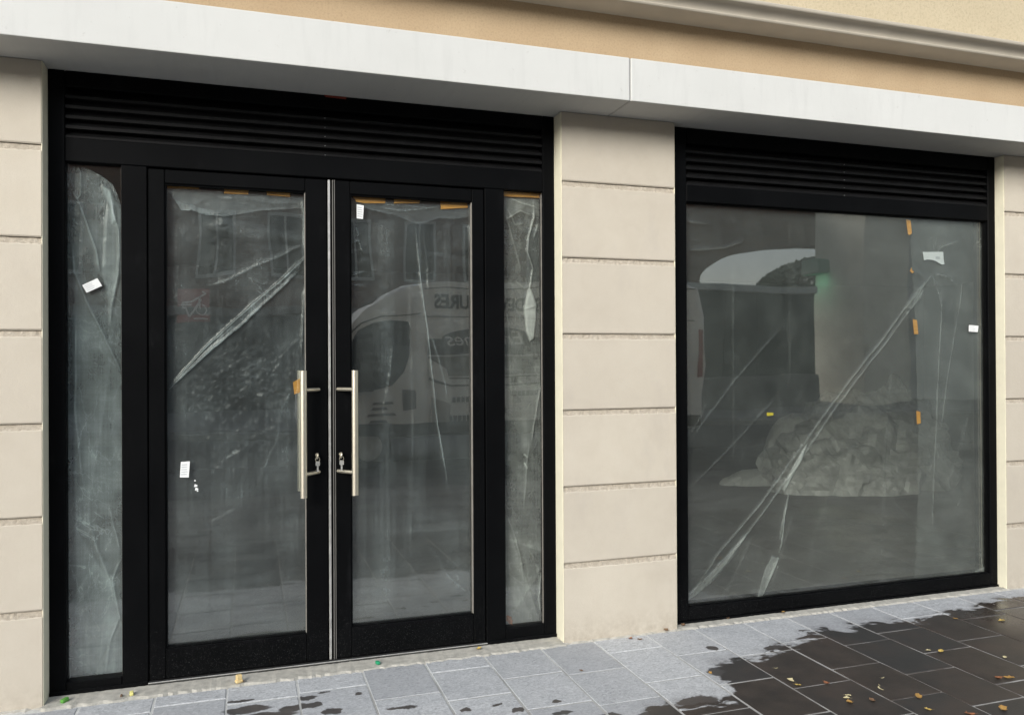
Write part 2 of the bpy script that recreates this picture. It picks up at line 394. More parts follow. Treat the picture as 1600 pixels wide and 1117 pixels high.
# sandy mortar fillet between slabs and frames (uneven strip)
def strip(name, x0, x1, yf, yb, z, parent):
    n = int((x1-x0)/.02); r = random.Random(int(x0*100)); vs = []; fs = []
    for i in range(n+1):
        x = x0+(x1-x0)*i/n; j = r.uniform(-.010, .012)
        vs += [(x, yf+j, -.004), (x, yf+j+.02, z+r.uniform(-.001, .0015)), (x, yb, z+.004+r.uniform(-.001, .001))]
    for i in range(n):
        k = 3*i; fs += [(k, k+3, k+4, k+1), (k+1, k+4, k+5, k+2)]
    o = MB().raw(vs, fs).build(name, MORTAR, parent); return o
strip('mortar_fillet', -.84, 1.566, -.045, .16, .006, pv)
strip('mortar_fillet', 2.23, 4.61, -.022, .12, .006, pv)
for a, b in ((-2.3, -.84), (1.56, 2.235), (4.6, 5.6)): strip('mortar_fillet', a, b, -.02, .03, .005, pv)

# ------------------------------------------------------------------ facade
ZJ = [2.7765, 2.415, 2.015, 1.615, 1.215, .815, .415, -.03]
def pier(x0, x1, label, seed):
    t = thing('stone_pier', label, 'pier', ((x0+x1)/2, 0, 0)); r = random.Random(seed); ox = (x0+x1)/2
    MB().box(x0+.012-ox, x1-.012-ox, .03, .19, -.03, 2.775).build('pier_core', STONE, t)
    n = max(8, int((x1-x0)/.012))
    for k in range(7):
        zt, zb = ZJ[k], ZJ[k+1]
        if k == 0: zt += 0
        ch = .027 if k > 0 else .0
        vs = []; fs = []; fi = []
        for i in range(n+1):
            x = x0+(x1-x0)*i/n-ox
            j1 = r.uniform(-.0025, .0025); j2 = r.uniform(-.0018, .0018); e = 0
            if k > 0:
                ring = [(.185, zb+.0015), (.004, zb+.0015), (.0+max(e, -.0005), zb+.0075), (.0, zt-ch-.004+j1*.6), (.0025, zt-ch+j1), (.0085+j2, zt-.012+j1), (.012+j2*.6, zt-.0008), (.185, zt-.0008)]
            else:
                ring = [(.185, zb+.0015), (.004, zb+.0015), (.0+max(e, -.0005), zb+.0075), (.0, zt-.02), (.0, zt-.015), (.0, zt-.01), (.0, zt-.002), (.185, zt-.002)]
            vs += [(x, y, z) for y, z in ring]
        for i in range(n):
            for q in range(7):
                a = 8*i+q; fs.append((a, a+1, a+9, a+8)); fi.append(1 if q in (4, 5) and k > 0 else 0)
        fs.append(tuple(range(8))); fi.append(0); fs.append(tuple(range(8*n, 8*n+8))); fi.append(0)
        me = bpy.data.meshes.new('stone_block'); me.from_pydata(vs, [], fs); me.materials.append(STONE); me.materials.append(CHAMF)
        me.polygons.foreach_set('material_index', fi)
        b = bmesh.new(); b.from_mesh(me); bmesh.ops.recalc_face_normals(b, faces=b.faces); b.to_mesh(me); b.free()
        put(bpy.data.objects.new('stone_block', me), t)
    return t
pL = pier(-2.30, -.838, 'pale stone pier left of the glazed double doors', 1)
pM = pier(1.568, 2.229, 'pale stone pier standing between the double doors and the big shop window', 2)
pR = pier(4.611, 5.60, 'pale stone pier right of the big shop window, mostly cut off', 3)
def reveal(x0, x1, yb, parent):
    ox = parent.location.x
    return MB().box(x0-ox, x1-ox, .0025, yb, .0, 2.7755, .0015).build('reveal_lining', REVEAL, parent)
reveal(1.5635, 1.5675, .13, pM); reveal(2.2295, 2.2335, .10, pM); reveal(4.6065, 4.6105, .10, pR); reveal(-.8375, -.8335, .13, pL)

lt = thing('concrete_lintel', 'white concrete lintel band running above doors and window', 'lintel', (1.8, 0, 2.777))
r_ = random.Random(5)
for a, b in ((-4.0, 1.8305), (1.8405, 8.0)):
    MB().box(a-1.8, b-1.8, -.262, .36, 0, .216, .004, 2).build('lintel_panel', WHITE, lt)
MB().box(1.8305-1.8, 1.8405-1.8, -.2535, .34, .002, .214).build('lintel_joint', plain('grey_joint_filler', (.42, .42, .41), .9), lt)

fw = MB().box(-4, 8, .0, .30, 2.9935, 3.33).build('fascia_wall', TAN); fw['kind'] = 'structure'
uw = MB().box(-4, 8, -.02, .30, 3.335, 9).build('upper_wall', CREAM); uw['kind'] = 'structure'
cp_ = [(0.0, 3.32), (-.155, 3.32), (-.166, 3.3215), (-.170, 3.3255), (-.171, 3.331), (-.168, 3.336)]
for i in range(13):
    a = i/12*math.pi/2
    cp_.append((-.163-.046*(1-math.cos(a)), 3.338+.043*math.sin(a)))
cp_ += [(-.213, 3.383), (-.217, 3.386), (-.219, 3.392), (-.218, 3.402), (-.213, 3.407), (.0, 3.412)]
cn = MB().prof(cp_, -4, 8).build('cornice', CORN, smooth=True)
tag(cn, 'grey beige moulded cornice between tan band and cream upper wall', 'cornice')
cf = plain('masonry_infill', (.45, .42, .37), .9)
for a, b in ((-12, -2.302), (5.602, 16)):
    o = MB().box(a, b, .01, .3, -.05, 2.775).build('side_wall', cf); o['kind'] = 'structure'
for a, b in ((-12, -4.002), (8.002, 16)):
    o = MB().box(a, b, .01, .3, 2.78, 9).build('side_wall', CREAM); o['kind'] = 'structure'
# shop interior
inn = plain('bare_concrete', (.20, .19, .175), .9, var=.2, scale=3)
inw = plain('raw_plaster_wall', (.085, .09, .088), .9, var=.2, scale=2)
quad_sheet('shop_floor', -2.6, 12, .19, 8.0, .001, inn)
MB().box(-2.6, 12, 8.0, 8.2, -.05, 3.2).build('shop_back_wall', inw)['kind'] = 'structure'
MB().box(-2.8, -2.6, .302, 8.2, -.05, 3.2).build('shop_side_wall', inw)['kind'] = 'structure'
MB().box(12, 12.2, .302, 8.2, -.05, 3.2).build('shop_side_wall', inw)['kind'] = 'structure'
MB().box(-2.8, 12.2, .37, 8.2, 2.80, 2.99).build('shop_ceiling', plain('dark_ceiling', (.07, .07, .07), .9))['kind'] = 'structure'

# ------------------------------------------------------------------ louvre + frames
SLATM = plain('dusty_lit_black_slat', (.008, .008, .0085), .5, var=.3, scale=9, spec=.1)  # lighter than the frame black: dust plus caught light put into the colour
def louvre(parent, x0, x1, z0, z1, yf, sx, n=5):
    g = MB().box(x0+.002, x1-.002, yf+.062, yf+.068, z0, z1).build('louvre_grille', DARKIN, parent)
    pitch = (z1-z0)/n
    rot = Matrix.Rotation(R(38), 3, 'X')
    for i in range(n):
        zc = z0+pitch*(i+.5)
        MB().box(x0+.001, x1-.001, yf+.004, yf+.052, zc-.0015, zc+.0015, rot=rot).box(x0+.001, x1-.001, yf+.0075, yf+.0105, zc-.026, zc-.012).build('slat', SLATM, g)
        MB().tube((sx, yf+.0075, zc-.018), (sx, yf+.004, zc-.018), .0015, 8).build('screw', ALU, g)
# ---- entrance
ef = thing('entrance_frame', 'black metal entrance frame with louvred top and two narrow sidelights', 'frame', (0, 0, 0))
Y0, Y1 = .10, .19
B = .0035
def member(x0, x1, z0, z1, nm, parent=ef, y0=Y0, y1=Y1, mat=BLACK): return MB().box(x0, x1, y0, y1, z0, z1, B).build(nm, mat, parent, smooth=True)
member(-.833, -.766, 0.004, 2.776, 'jamb'); member(1.4975, 1.5632, 0.004, 2.776, 'jamb')
member(-.7655, 1.497, 2.705, 2.776, 'head_rail')
member(-.7655, 1.497, 2.372, 2.479, 'transom')
member(-.540, -.432, 0.004, 2.3715, 'mullion'); member(1.176, 1.281, 0.004, 2.3715, 'mullion')
member(-.7655, -.5405, 0.004, .060, 'bottom_rail'); member(1.2815, 1.497, 0.004, .079, 'bottom_rail')
louvre(ef, -.766, 1.497, 2.4795, 2.7045, Y0, .366)
MB().box(-.4315, 1.1755, .088, .175, .0035, .020, .002).build('threshold', plain('worn_threshold', (.035, .035, .035), .4, var=.4, scale=30), ef)
MB().box(-.4315, 1.1755, .0845, .0875, .017, .0215, .0008).build('threshold_edge', ALU, ef)
member(-.833, 1.5632, .092, .0995, .0038, .015) if False else None
for a, b in ((-.832, -.433), (1.177, 1.562)): MB().box(a, b, .091, .0995, .004, .026, .002).build('drip_sill', BLACK, ef)
def pane(x0, x1, z0, z1, parent, y=.132):
    MB().box(x0, x1, y, y+.008, z0, z1).build('glass_pane', GLASS, parent)
def bead(x0, x1, z0, z1, parent, yg=.1315, w=.012, bright=True):
    """glazing bead round a pane, its right hand return painted pale as if catching light"""
    yb = yg-.0105
    MB().box(x0, x0+w, yb, yg, z0, z1).box(x0+w, x1-w, yb, yg, z0, z0+w).box(x0+w, x1-w, yb, yg, z1-w, z1).build('glazing_bead', BLACK, parent)
    MB().box(x1-.005, x1, Y0+.006, yg, z0, z1).build('lit_bead_edge', LIT_BEAD if bright else BLACK, parent)
pane(-.768, -.538, .058, 2.381, ef); pane(1.279, 1.499, .077, 2.369, ef)
MB().box(-.5425, -.5405, .120, .131, .062, 2.371).build('lit_bead_edge', LIT_BEAD, ef)
MB().box(1.495, 1.497, .120, .131, .08, 2.371).build('lit_bead_edge', LIT_BEAD, ef)

def door(name, label, x0, x1, gx0, gx1, gz0, gz1, side):
    t = thing(name, label, 'door', (x0 if side < 0 else x1, Y0, 0.02)); ox, oz = t.location.x, .02
    ya, yb = Y0+.003, Y1-.01
    def mb(*b): return MB().box(b[0]-ox, b[1]-ox, b[2]-Y0, b[3]-Y0, b[4]-oz, b[5]-oz, B)
    zt, zb = 2.364, .024
    mb(x0, gx0, ya, yb, zb, zt).build('stile', BLACK, t, smooth=True)
    mb(gx1, x1, ya, yb, zb, zt).build('stile', BLACK, t, smooth=True)
    mb(gx0+.0005, gx1-.0005, ya, yb, gz1, zt).build('top_rail', BLACK, t, smooth=True)
    mb(gx0+.0005, gx1-.0005, ya, yb, zb, gz0).build('bottom_rail', BLACK, t, smooth=True)
    MB().box(gx0-.004-ox, gx1+.004-ox, .032, .040, gz0-.004-oz, gz1+.004-oz).build('glass_pane', GLASS, t)
    w = .006
    MB().box(gx0-ox, gx0+w-ox, .012, .0315, gz0-oz, gz1-oz).box(gx0+w-ox, gx1-.005-ox, .012, .0315, gz0-oz, gz0+w-oz).box(gx0+w-ox, gx1-.005-ox, .012, .0315, gz1-w-oz, gz1-oz).build('glazing_bead', BLACK, t)
    MB().box(gx1-.0035-ox, gx1-.0005-ox, .008, .0315, gz0+w-oz, gz1-w-oz).build('lit_bead_edge', LIT_BEAD, t)  # right bead edge coloured as if lit
    # pull handle
    hb = gx1-.018 if side < 0 else gx0+.008
    he = hb+.078 if side < 0 else hb-.072
    if side > 0: he = hb-.072
    z0h, z1h = (.832, 1.433)
    h = MB().tube((hb-ox, -.085, z0h-oz), (hb-ox, -.085, z1h-oz), .0158, 24).build('pull_handle', STEEL, t, smooth=True)
    for zs in (.941, 1.341):
        MB().tube((hb-ox, -.085, zs-oz), (he-ox, .004, zs-oz), .0095, 16).build('standoff', STEEL, h, smooth=True)
    h2 = MB().tube((hb-ox, .135, z0h-oz), (hb-ox, .135, z1h-oz), .0158, 16).build('inner_handle', STEEL, t, smooth=True)
    for zs in (.941, 1.341): MB().tube((hb-ox, .135, zs-oz), (he-ox, .07, zs-oz), .0095, 12).build('standoff', STEEL, h2, smooth=True)
    # lock: rose and euro cylinder
    cx = .321 if side < 0 else .434; zc = 1.020
    MB().tube((cx-ox, .0030, zc-oz), (cx-ox, -.004, zc-oz), .017, 20).build('lock_rose', BLACK, t, smooth=True)
    MB().tube((cx-ox, -.003, zc+.004-oz), (cx-ox, -.010, zc+.004-oz), .0085, 16).box(cx-.005-ox, cx+.005-ox, -.010, -.003, zc-.016-oz, zc-oz).build('lock_cylinder', STEEL, t, smooth=True)
    return t, cx, zc
dL, kxL, kz = door('entrance_door', 'left leaf of the black glazed double doors, opening beside the louvred frame', -.4275, .3725, -.358, .271, .160, 2.300, -1)
dR, kxR, kz = door('entrance_door', 'right leaf of the black glazed double doors, with three orange tapes behind its glass', .4135, 1.1715, .486, 1.108, .168, 2.300, 1)
dL['label'] = 'left leaf of the black double doors, diagonal fold behind its glass'
dR['label'] = 'right leaf of the black double doors, white label in its top left corner'
mt = MB().box(.378, .389, .104, .112, .024, 2.364, .001).build('meeting_strip', ALU, dL); mt.matrix_parent_inverse = Matrix.Translation(-dL.location)
mt2 = MB().box(.3995, .4025, .101, .125, .024, 2.364).box(.4085, .4112, .101, .125, .024, 2.364).build('meeting_strip', plain('dark_grey_seal', (.16, .155, .145), .5), dR); mt2.matrix_parent_inverse = Matrix.Translation(-dR.location)
mt3 = MB().box(.3735, .4125, .128, .16, .024, 2.364).build('meeting_stile', BLACK, dL); mt3.matrix_parent_inverse = Matrix.Translation(-dL.location)

def key(cx, zc, label):
    t = thing('door_key', label, 'key', (cx, Y0-.0105, zc+.004), group='keys left in the door locks')
    MB().box(-.0012, .0012, -.022, .002, -.0035, .0035).build('key_blade', STEEL, t)
    m = MB()
    for i in range(16):
        a, b = i/16*2*math.pi, (i+1)/16*2*math.pi
        m.tube((.0, -.031+.011*math.cos(a), .011*math.sin(a)), (.0, -.031+.011*math.cos(b), .011*math.sin(b)), .0028, 6)
    m.build('key_bow', STEEL, t)
    m = MB()
    for i in range(14):
        a, b = i/14*2*math.pi, (i+1)/14*2*math.pi
        m.tube((.010*math.cos(a), -.034, -.018+.012*math.sin(a)), (.010*math.cos(b), -.034, -.018+.012*math.sin(b)), .0014, 6)
    m.build('key_ring', STEEL, t)
    MB().box(-.004, .004, -.0355, -.0335, -.075, -.045).box(-.010, .010, -.0355, -.0335, -.048, -.026, .003).build('spare_key', ALU, t)
key(kxL, kz, 'small key hanging in the lock of the left door leaf')
key(kxR, kz, 'small key hanging in the lock of the right door leaf')

# ---- display window
WY0, WY1 = .065, .185
dw = thing('display_window', 'large black framed shop window with louvred top, right of the middle pier', 'window', (0, 0, 0))
def wmember(x0, x1, z0, z1, nm): return MB().box(x0, x1, WY0, WY1, z0, z1, B).build(nm, BLACK, dw, smooth=True)
wmember(2.234, 2.342, .020, 2.776, 'jamb'); wmember(4.545, 4.606, .020, 2.776, 'jamb')
wmember(2.3425, 4.5445, 2.688, 2.776, 'head_rail'); wmember(2.3425, 4.5445, 2.362, 2.456, 'transom'); wmember(2.3425, 4.5445, .020, .094, 'bottom_rail')
louvre(dw, 2.342, 4.545, 2.4565, 2.6875, WY0, 3.423)
MB().box(2.236, 4.604, WY0-.010, WY1, .0045, .0195, .002).build('sill', BLACK, dw)
MB().box(2.339, 4.548, .097, .105, .091, 2.365).build('glass_pane', GLASS, dw)
MB().box(2.3425, 2.3465, .078, .0965, .0945, 2.3615).box(2.347, 4.5405, .078, .0965, .0945, .0985).box(2.347, 4.5405, .078, .0965, 2.3575, 2.3615).box(4.5405, 4.5445, .078, .0965, .0945, 2.3615).build('glazing_bead', BLACK, dw)

# ------------------------------------------------------------------ plastic film
def vnoise(X, Z, sc, seed):
    rg = np.random.RandomState(seed); n = 64; L = rg.rand(n, n)
    u = X*sc+100.3; v = Z*sc+50.7; i = np.floor(u).astype(int); j = np.floor(v).astype(int); fu = u-i; fv = v-j
    fu = fu*fu*(3-2*fu); fv = fv*fv*(3-2*fv); g = lambda a, b: L[a % n, b % n]
    return (g(i, j)*(1-fu)+g(i+1, j)*fu)*(1-fv)+(g(i, j+1)*(1-fu)+g(i+1, j+1)*fu)*fv-.5
def fbm(X, Z, sc, seed, o=4):
    r = 0; a = 1
    for k in range(o): r = r+a*vnoise(X, Z, sc*2**k, seed+k); a *= .5
    return r
def crumple(X, Z, lam, seed, n=7):
    rg = np.random.RandomState(seed); r = 0
    wx = X+.35*lam*fbm(X, Z, .8/lam, seed+11, 2); wz = Z+.35*lam*fbm(X, Z, .8/lam, seed+23, 2)
    for k in range(n):
        a = rg.rand()*math.pi; l = lam*(.5+1.2*rg.rand()); t = (wx*math.cos(a)+wz*math.sin(a))/l+rg.rand()
        r = r+np.abs((t % 1)-.5)*l/lam
    return r/n-.22
def segdist(X, Z, pts):
    D = np.full(X.shape, 9.); T = np.zeros(X.shape); tot = sum(math.dist(pts[i], pts[i+1]) for i in range(len(pts)-1)); acc = 0
    for i in range(len(pts)-1):
        (ax, az), (bx, bz) = pts[i], pts[i+1]; dx, dz = bx-ax, bz-az; L2 = dx*dx+dz*dz+1e-12
        t = np.clip(((X-ax)*dx+(Z-az)*dz)/L2, 0, 1); d = np.hypot(X-ax-t*dx, Z-az-t*dz); m = d < D
        T = np.where(m, (acc+t*math.sqrt(L2))/tot, T); D = np.minimum(d, D); acc += math.sqrt(L2)
    return D, T
def inside(X, Z, poly):
    c = np.zeros(X.shape, bool); n = len(poly)
    for i in range(n):
        (x1, z1), (x2, z2) = poly[i], poly[(i+1) % n]
        if z1 == z2: continue
        k = ((z1 > Z) != (z2 > Z)) & (X < (x2-x1)*(Z-z1)/(z2-z1)+x1); c ^= k
    return c
def area(X, Z, poly, soft):
    d, _ = segdist(X, Z, list(poly)+[poly[0]]); s = np.where(inside(X, Z, poly), d, -d)
    return np.clip(s/soft+.5, 0, 1)
def film(name, mat, x0, x1, z0, z1, y, base, seed, creases=(), areas=(), crumples=(), cut=(), keep=None, step=.006, billow=.006, parent=None, fine=.0012, facets=.5, dusty=()):
    """creases: (points, width, height, milk); areas: (polygon, softness, milk, height); crumples: (polygon or None, softness, wavelength, height)"""
    nx, nz = int((x1-x0)/step)+1, int((z1-z0)/step)+1
    X, Z = np.meshgrid(np.linspace(x0, x1, nx), np.linspace(z0, z1, nz))
    # irregular lines: sample the drawing through a slight wobble
    WX = X+.004*fbm(X, Z, 9, seed+70, 3); WZ = Z+.004*fbm(X, Z, 9, seed+80, 3)
    H = billow*fbm(X, Z, 2.2, seed, 3)+.4*billow*fbm(X*2.2, Z*.35, 3, seed+5, 3)+fine*fbm(X, Z, 22, seed+3, 3)
    Mk = np.full(X.shape, base)*(1+.25*fbm(X, Z, 3, seed+9, 4))
    rg = random.Random(seed*7); wd, ht = x1-x0, z1-z0
    for pts, w, h, mk in creases:
        d, t = segdist(WX, WZ, pts); tp = np.clip(np.minimum(t, 1-t)*7, .15, 1)
        ww = .72*w*(.75+.5*(vnoise(WX, WZ, 9, seed+41)+.5)); br = .75+.5*np.clip(vnoise(WX, WZ, 7, seed+31)+.5, 0, 1)
        H += -h*np.exp(-d/ww)*tp; Mk += 1.9*mk*np.exp(-(d/np.maximum(ww*.5, .6*step))**2)*tp*br+.16*mk*np.exp(-d/(ww*2.5))*tp
    for i in range(int(5+3.2*wd*ht)):
        a = math.pi/2+rg.gauss(0, .42) if rg.random() < .7 else rg.uniform(0, math.pi)
        ca, sa = math.cos(a), math.sin(a); cx_, cz_ = rg.uniform(x0, x1), rg.uniform(z0, z1)
        d = -(WX-cx_)*sa+(WZ-cz_)*ca+.02*fbm(X, Z, 2.5, seed+200+i, 2); q = (WX-cx_)*ca+(WZ-cz_)*sa
        sg = rg.choice((-1, 1)); d = d*sg; l = rg.uniform(.18, .55)*min(ht, 1.6); w = rg.uniform(.03, .13)*min(1, wd*2.5)
        win = np.clip(1.15-np.abs(q)/l, 0, 1); f = np.where(d > 0, np.exp(-np.maximum(d, 0)/w), np.exp(np.minimum(d, 0)/.0035))
        Mk += facets*base*rg.uniform(.3, 1.1)*f*win; H -= .001*f*win
    for poly, soft, mk, h in areas:
        a = area(WX, WZ, poly, soft); Mk += mk*a*(1+.5*fbm(X, Z, 14, seed+50, 3)); H -= h*a
    for poly, soft, lam, h in crumples:
        a = 1 if poly is None else area(WX, WZ, poly, soft)
        c = crumple(X, Z, lam, seed+int(lam*1000)); H += h*c*a
        rw = np.random.RandomState(seed+int(lam*500)); rd = np.zeros(X.shape)
        qx = X+.30*lam*fbm(X, Z, .9/lam, seed+61, 3); qz = Z+.30*lam*fbm(X, Z, .9/lam, seed+63, 3)
        for k in range(9):
            an = rw.rand()*math.pi; l = lam*(.6+1.1*rw.rand()); t = (qx*math.cos(an)+qz*math.sin(an))/l+rw.rand()
            q = np.abs((t % 1)-.5)*l; pm = np.clip(4.0*(vnoise(X, Z, .75/lam, seed+70+k)-.12), 0, 1)
            rd = np.maximum(rd, np.exp(-(q/np.maximum(.0022, .55*step))**2)*pm)
        Mk += base*a*(.6*np.clip(np.abs(c)*3-.22, -.3, 1.2)+(.32 if h > .009 else .28)*rd); H -= .04*h*a*rd
    for poly, soft, mk in dusty:
        Mk += mk*area(WX, WZ, poly, soft)*np.clip(2.4*fbm(X*.55, Z*4.2, 4, seed+90, 5)+.15, 0, 1.2)
    K = np.ones(X.shape, bool)
    for poly in cut: K &= ~inside(WX, WZ, poly)
    if keep is not None: K &= inside(WX, WZ, keep)
    V = np.stack([X, y+H, Z], -1).reshape(-1, 3)
    idx = np.arange(nx*nz).reshape(nz, nx)
    q = np.stack([idx[:-1, :-1], idx[:-1, 1:], idx[1:, 1:], idx[1:, :-1]], -1).reshape(-1, 4)
    kk = K.reshape(-1); q = q[kk[q].all(1)]
    used = np.unique(q); mp = np.zeros(nx*nz, int); mp[used] = np.arange(len(used)); q = mp[q]; V = V[used]
    me = bpy.data.meshes.new(name); me.vertices.add(len(V)); me.vertices.foreach_set('co', V.astype(np.float32).ravel())
    me.loops.add(q.size); me.loops.foreach_set('vertex_index', q.astype(np.int32).ravel())
    me.polygons.add(len(q)); me.polygons.foreach_set('loop_start', np.arange(0, q.size, 4, dtype=np.int32))
    me.update(calc_edges=True); me.validate()
    me.polygons.foreach_set('use_smooth', np.ones(len(q), bool))
    at = me.attributes.new('milk_glint', 'FLOAT', 'POINT'); at.data.foreach_set('value', np.clip(Mk.reshape(-1)[used], .0, .96).astype(np.float32))
    me.materials.append(mat); return put(bpy.data.objects.new(name, me), parent)

FA = film_mat('film_bluish', (.70, .79, .81), 3.0, .16)
FB = film_mat('film_clear', (.71, .78, .81), 11.0)
FD = film_mat('film_warm', (.76, .78, .74), 17.0, .18)
FE = film_mat('film_window', (.74, .77, .74), 23.0, .16)

# sidelight left of the doors
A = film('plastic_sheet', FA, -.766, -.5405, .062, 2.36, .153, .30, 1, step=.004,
  creases=[([(-.728, 2.37), (-.713, 2.336), (-.710, 2.234), (-.723, 2.213), (-.741, 2.247)], .006, .006, .22),
           ([(-.723, 2.213), (-.69, 2.119), (-.651, 1.99), (-.633, 1.874)], .007, .009, .26),
           ([(-.616, 2.275), (-.592, 2.256), (-.579, 2.169), (-.558, 2.082), (-.553, 1.965), (-.559, 1.876), (-.588, 1.729), (-.596, 1.612)], .008, .008, .14),
           ([(-.747, 2.015), (-.74, 1.886), (-.691, 1.756), (-.612, 1.583), (-.544, 1.416)], .010, .010, .16),
           ([(-.737, 1.698), (-.733, 1.553), (-.738, 1.265), (-.718, 1.033), (-.693, .858)], .008, .006, .13),
           ([(-.693, .8), (-.654, .652), (-.597, .488), (-.576, .383)], .012, .008, .09),
           ([(-.598, .823), (-.58, .734), (-.554, .615)], .007, .006, .14), ([(-.549, .586), (-.586, .487), (-.563, .353), (-.547, .263)], .007, .007, .16),
           ([(-.616, .067), (-.603, .182), (-.555, .323)], .008, .006, .10), ([(-.70, .60), (-.712, .30)], .02, .006, .04)],
  areas=[([(-.747, 1.871), (-.547, 1.407), (-.545, .849), (-.577, .062), (-.721, .08), (-.744, 1.092)], .012, .13, .0),
         ([(-.592, 2.256), (-.542, 2.171), (-.543, 1.906), (-.593, 1.729), (-.625, 1.874), (-.611, 2.109)], .012, .16, .004),
         ([(-.624, 2.278), (-.592, 2.262), (-.576, 2.222), (-.566, 2.126), (-.582, 2.11), (-.59, 2.192), (-.616, 2.24)], .012, .7, .005),  # bright sheen on the fold painted in as opaque film
         ([(-.676, 2.344), (-.592, 2.285), (-.587, 2.168), (-.593, 1.875), (-.63, 1.874), (-.69, 2.119)], .05, .05, .0),
         ([(-.61, .32), (-.545, .35), (-.545, .08), (-.62, .08)], .04, .06, 0)],
  crumples=[(None, 1, .11, .006)],
  cut=[[(-.681, 2.45), (-.681, 2.355), (-.624, 2.327), (-.581, 2.292), (-.563, 2.252), (-.538, 2.171), (-.53, 2.45)]])
tag(A, 'wrinkled clear plastic sheet behind the narrow sidelight left of the doors', 'plastic sheet', 'clear plastic sheets behind the glass')
# left door
Bs = film('plastic_sheet', FB, -.366, .2785, .152, 2.292, .158, .122, 2, step=.004,
  creases=[([(.274, 1.982), (.161, 1.872), (-.016, 1.708), (-.189, 1.539), (-.351, 1.357)], .006, .012, .30),
           ([(.264, 1.956), (.246, 1.924), (.161, 1.834), (-.016, 1.658), (-.189, 1.506), (-.346, 1.351)], .006, .010, .26),
           ([(.277, 2.057), (.162, 1.99), (.073, 1.95), (-.016, 1.907), (-.102, 1.853), (-.174, 1.833)], .012, .005, .06),
           ([(.26, 2.276), (.271, 2.151), (.274, 1.994)], .008, .010, .28), ([(.22, 1.367), (.159, 1.243), (.135, 1.089), (.054, .907)], .018, .003, .05),
           ([(.273, 1.853), (.263, 1.68), (.251, 1.492)], .008, .008, .12), ([(.27, 1.62), (.16, 1.50), (-.03, 1.33)], .010, .002, .018),
           ([(.12, 1.50), (-.01, 1.44), (-.18, 1.33)], .008, .002, .02), ([(.05, 1.10), (-.10, 1.01), (-.21, .90)], .008, .0015, .02),
           ([(-.04, .78), (-.16, .72), (-.20, .70)], .010, .003, .03), ([(.25, 1.05), (.17, .98), (.06, .90)], .012, .0015, .02),
           ([(.0, 1.62), (.01, 1.45), (.03, 1.33)], .006, .003, .015)],
  areas=[([(-.30, 1.3), (-.22, 1.3), (-.20, .2), (-.31, .2)], .07, .03, .002), ([(.02, 2.1), (.09, 2.1), (.10, 1.75), (.02, 1.70)], .05, .05, .002), ([(-.34, 2.1), (-.27, 2.1), (-.26, 1.5), (-.34, 1.45)], .06, .05, .002),
         ([(.10, 1.3), (.22, 1.25), (.20, .8), (.08, .85)], .09, .06, .003), ([(-.12, 1.0), (-.03, 1.0), (-.02, .2), (-.14, .2)], .08, .02, .002),
         ([(-.181, 2.123), (-.116, 2.148), (.044, 2.134), (.162, 2.099), (.268, 2.079), (.253, 2.062), (.043, 2.057), (-.116, 2.087)], .03, .075, .003),
         ([(.274, 1.988), (.246, 1.931), (.161, 1.828), (-.016, 1.655), (-.189, 1.5), (-.343, 1.351), (-.324, 1.38), (-.161, 1.554), (-.016, 1.701), (.161, 1.872), (.228, 1.955)], .008, .16, .006),
         
         ([(.27, 1.40), (.19, 1.20), (.16, .95), (.27, .9)], .08, .035, 0)],
  dusty=[([(-.36, .86), (.27, .88), (.27, .25), (-.36, .25)], .12, .085), ([(-.36, .40), (.27, .40), (.27, .16), (-.36, .16)], .1, .02)], facets=.35,
  crumples=[([(-.161, 1.539), (.16, 1.554), (.25, 1.367), (.159, 1.057), (-.019, .9), (-.219, .95), (-.30, 1.313)], .14, .042, .013), (None, 1, .16, .007)])
tag(Bs, 'crumpled clear plastic sheet with one long diagonal fold behind the left door glass', 'plastic sheet', 'clear plastic sheets behind the glass')
fl = [(-.349, 2.289), (-.349, 2.262), (-.332, 2.254), (-.302, 2.199), (-.291, 2.181), (-.243, 2.187), (-.187, 2.169), (-.096, 2.167), (0, 2.187), (.073, 2.204), (.265, 2.223), (.266, 2.287), (.044, 2.289)]
film('folded_hem', FB, -.36, .272, 2.15, 2.292, .1465, .13, 21, keep=fl, step=.004, billow=.002,
     creases=[(fl[1:11], .006, .003, .10), ([(-.13, 2.25), (.0, 2.262), (.12, 2.243), (.25, 2.25)], .008, .003, .06)],
     areas=[([(-.349, 2.256), (-.291, 2.175), (-.243, 2.180), (-.13, 2.165), (-.19, 2.205), (-.285, 2.225)], .015, .20, 0)], crumples=[(None, 1, .05, .004)], parent=Bs)
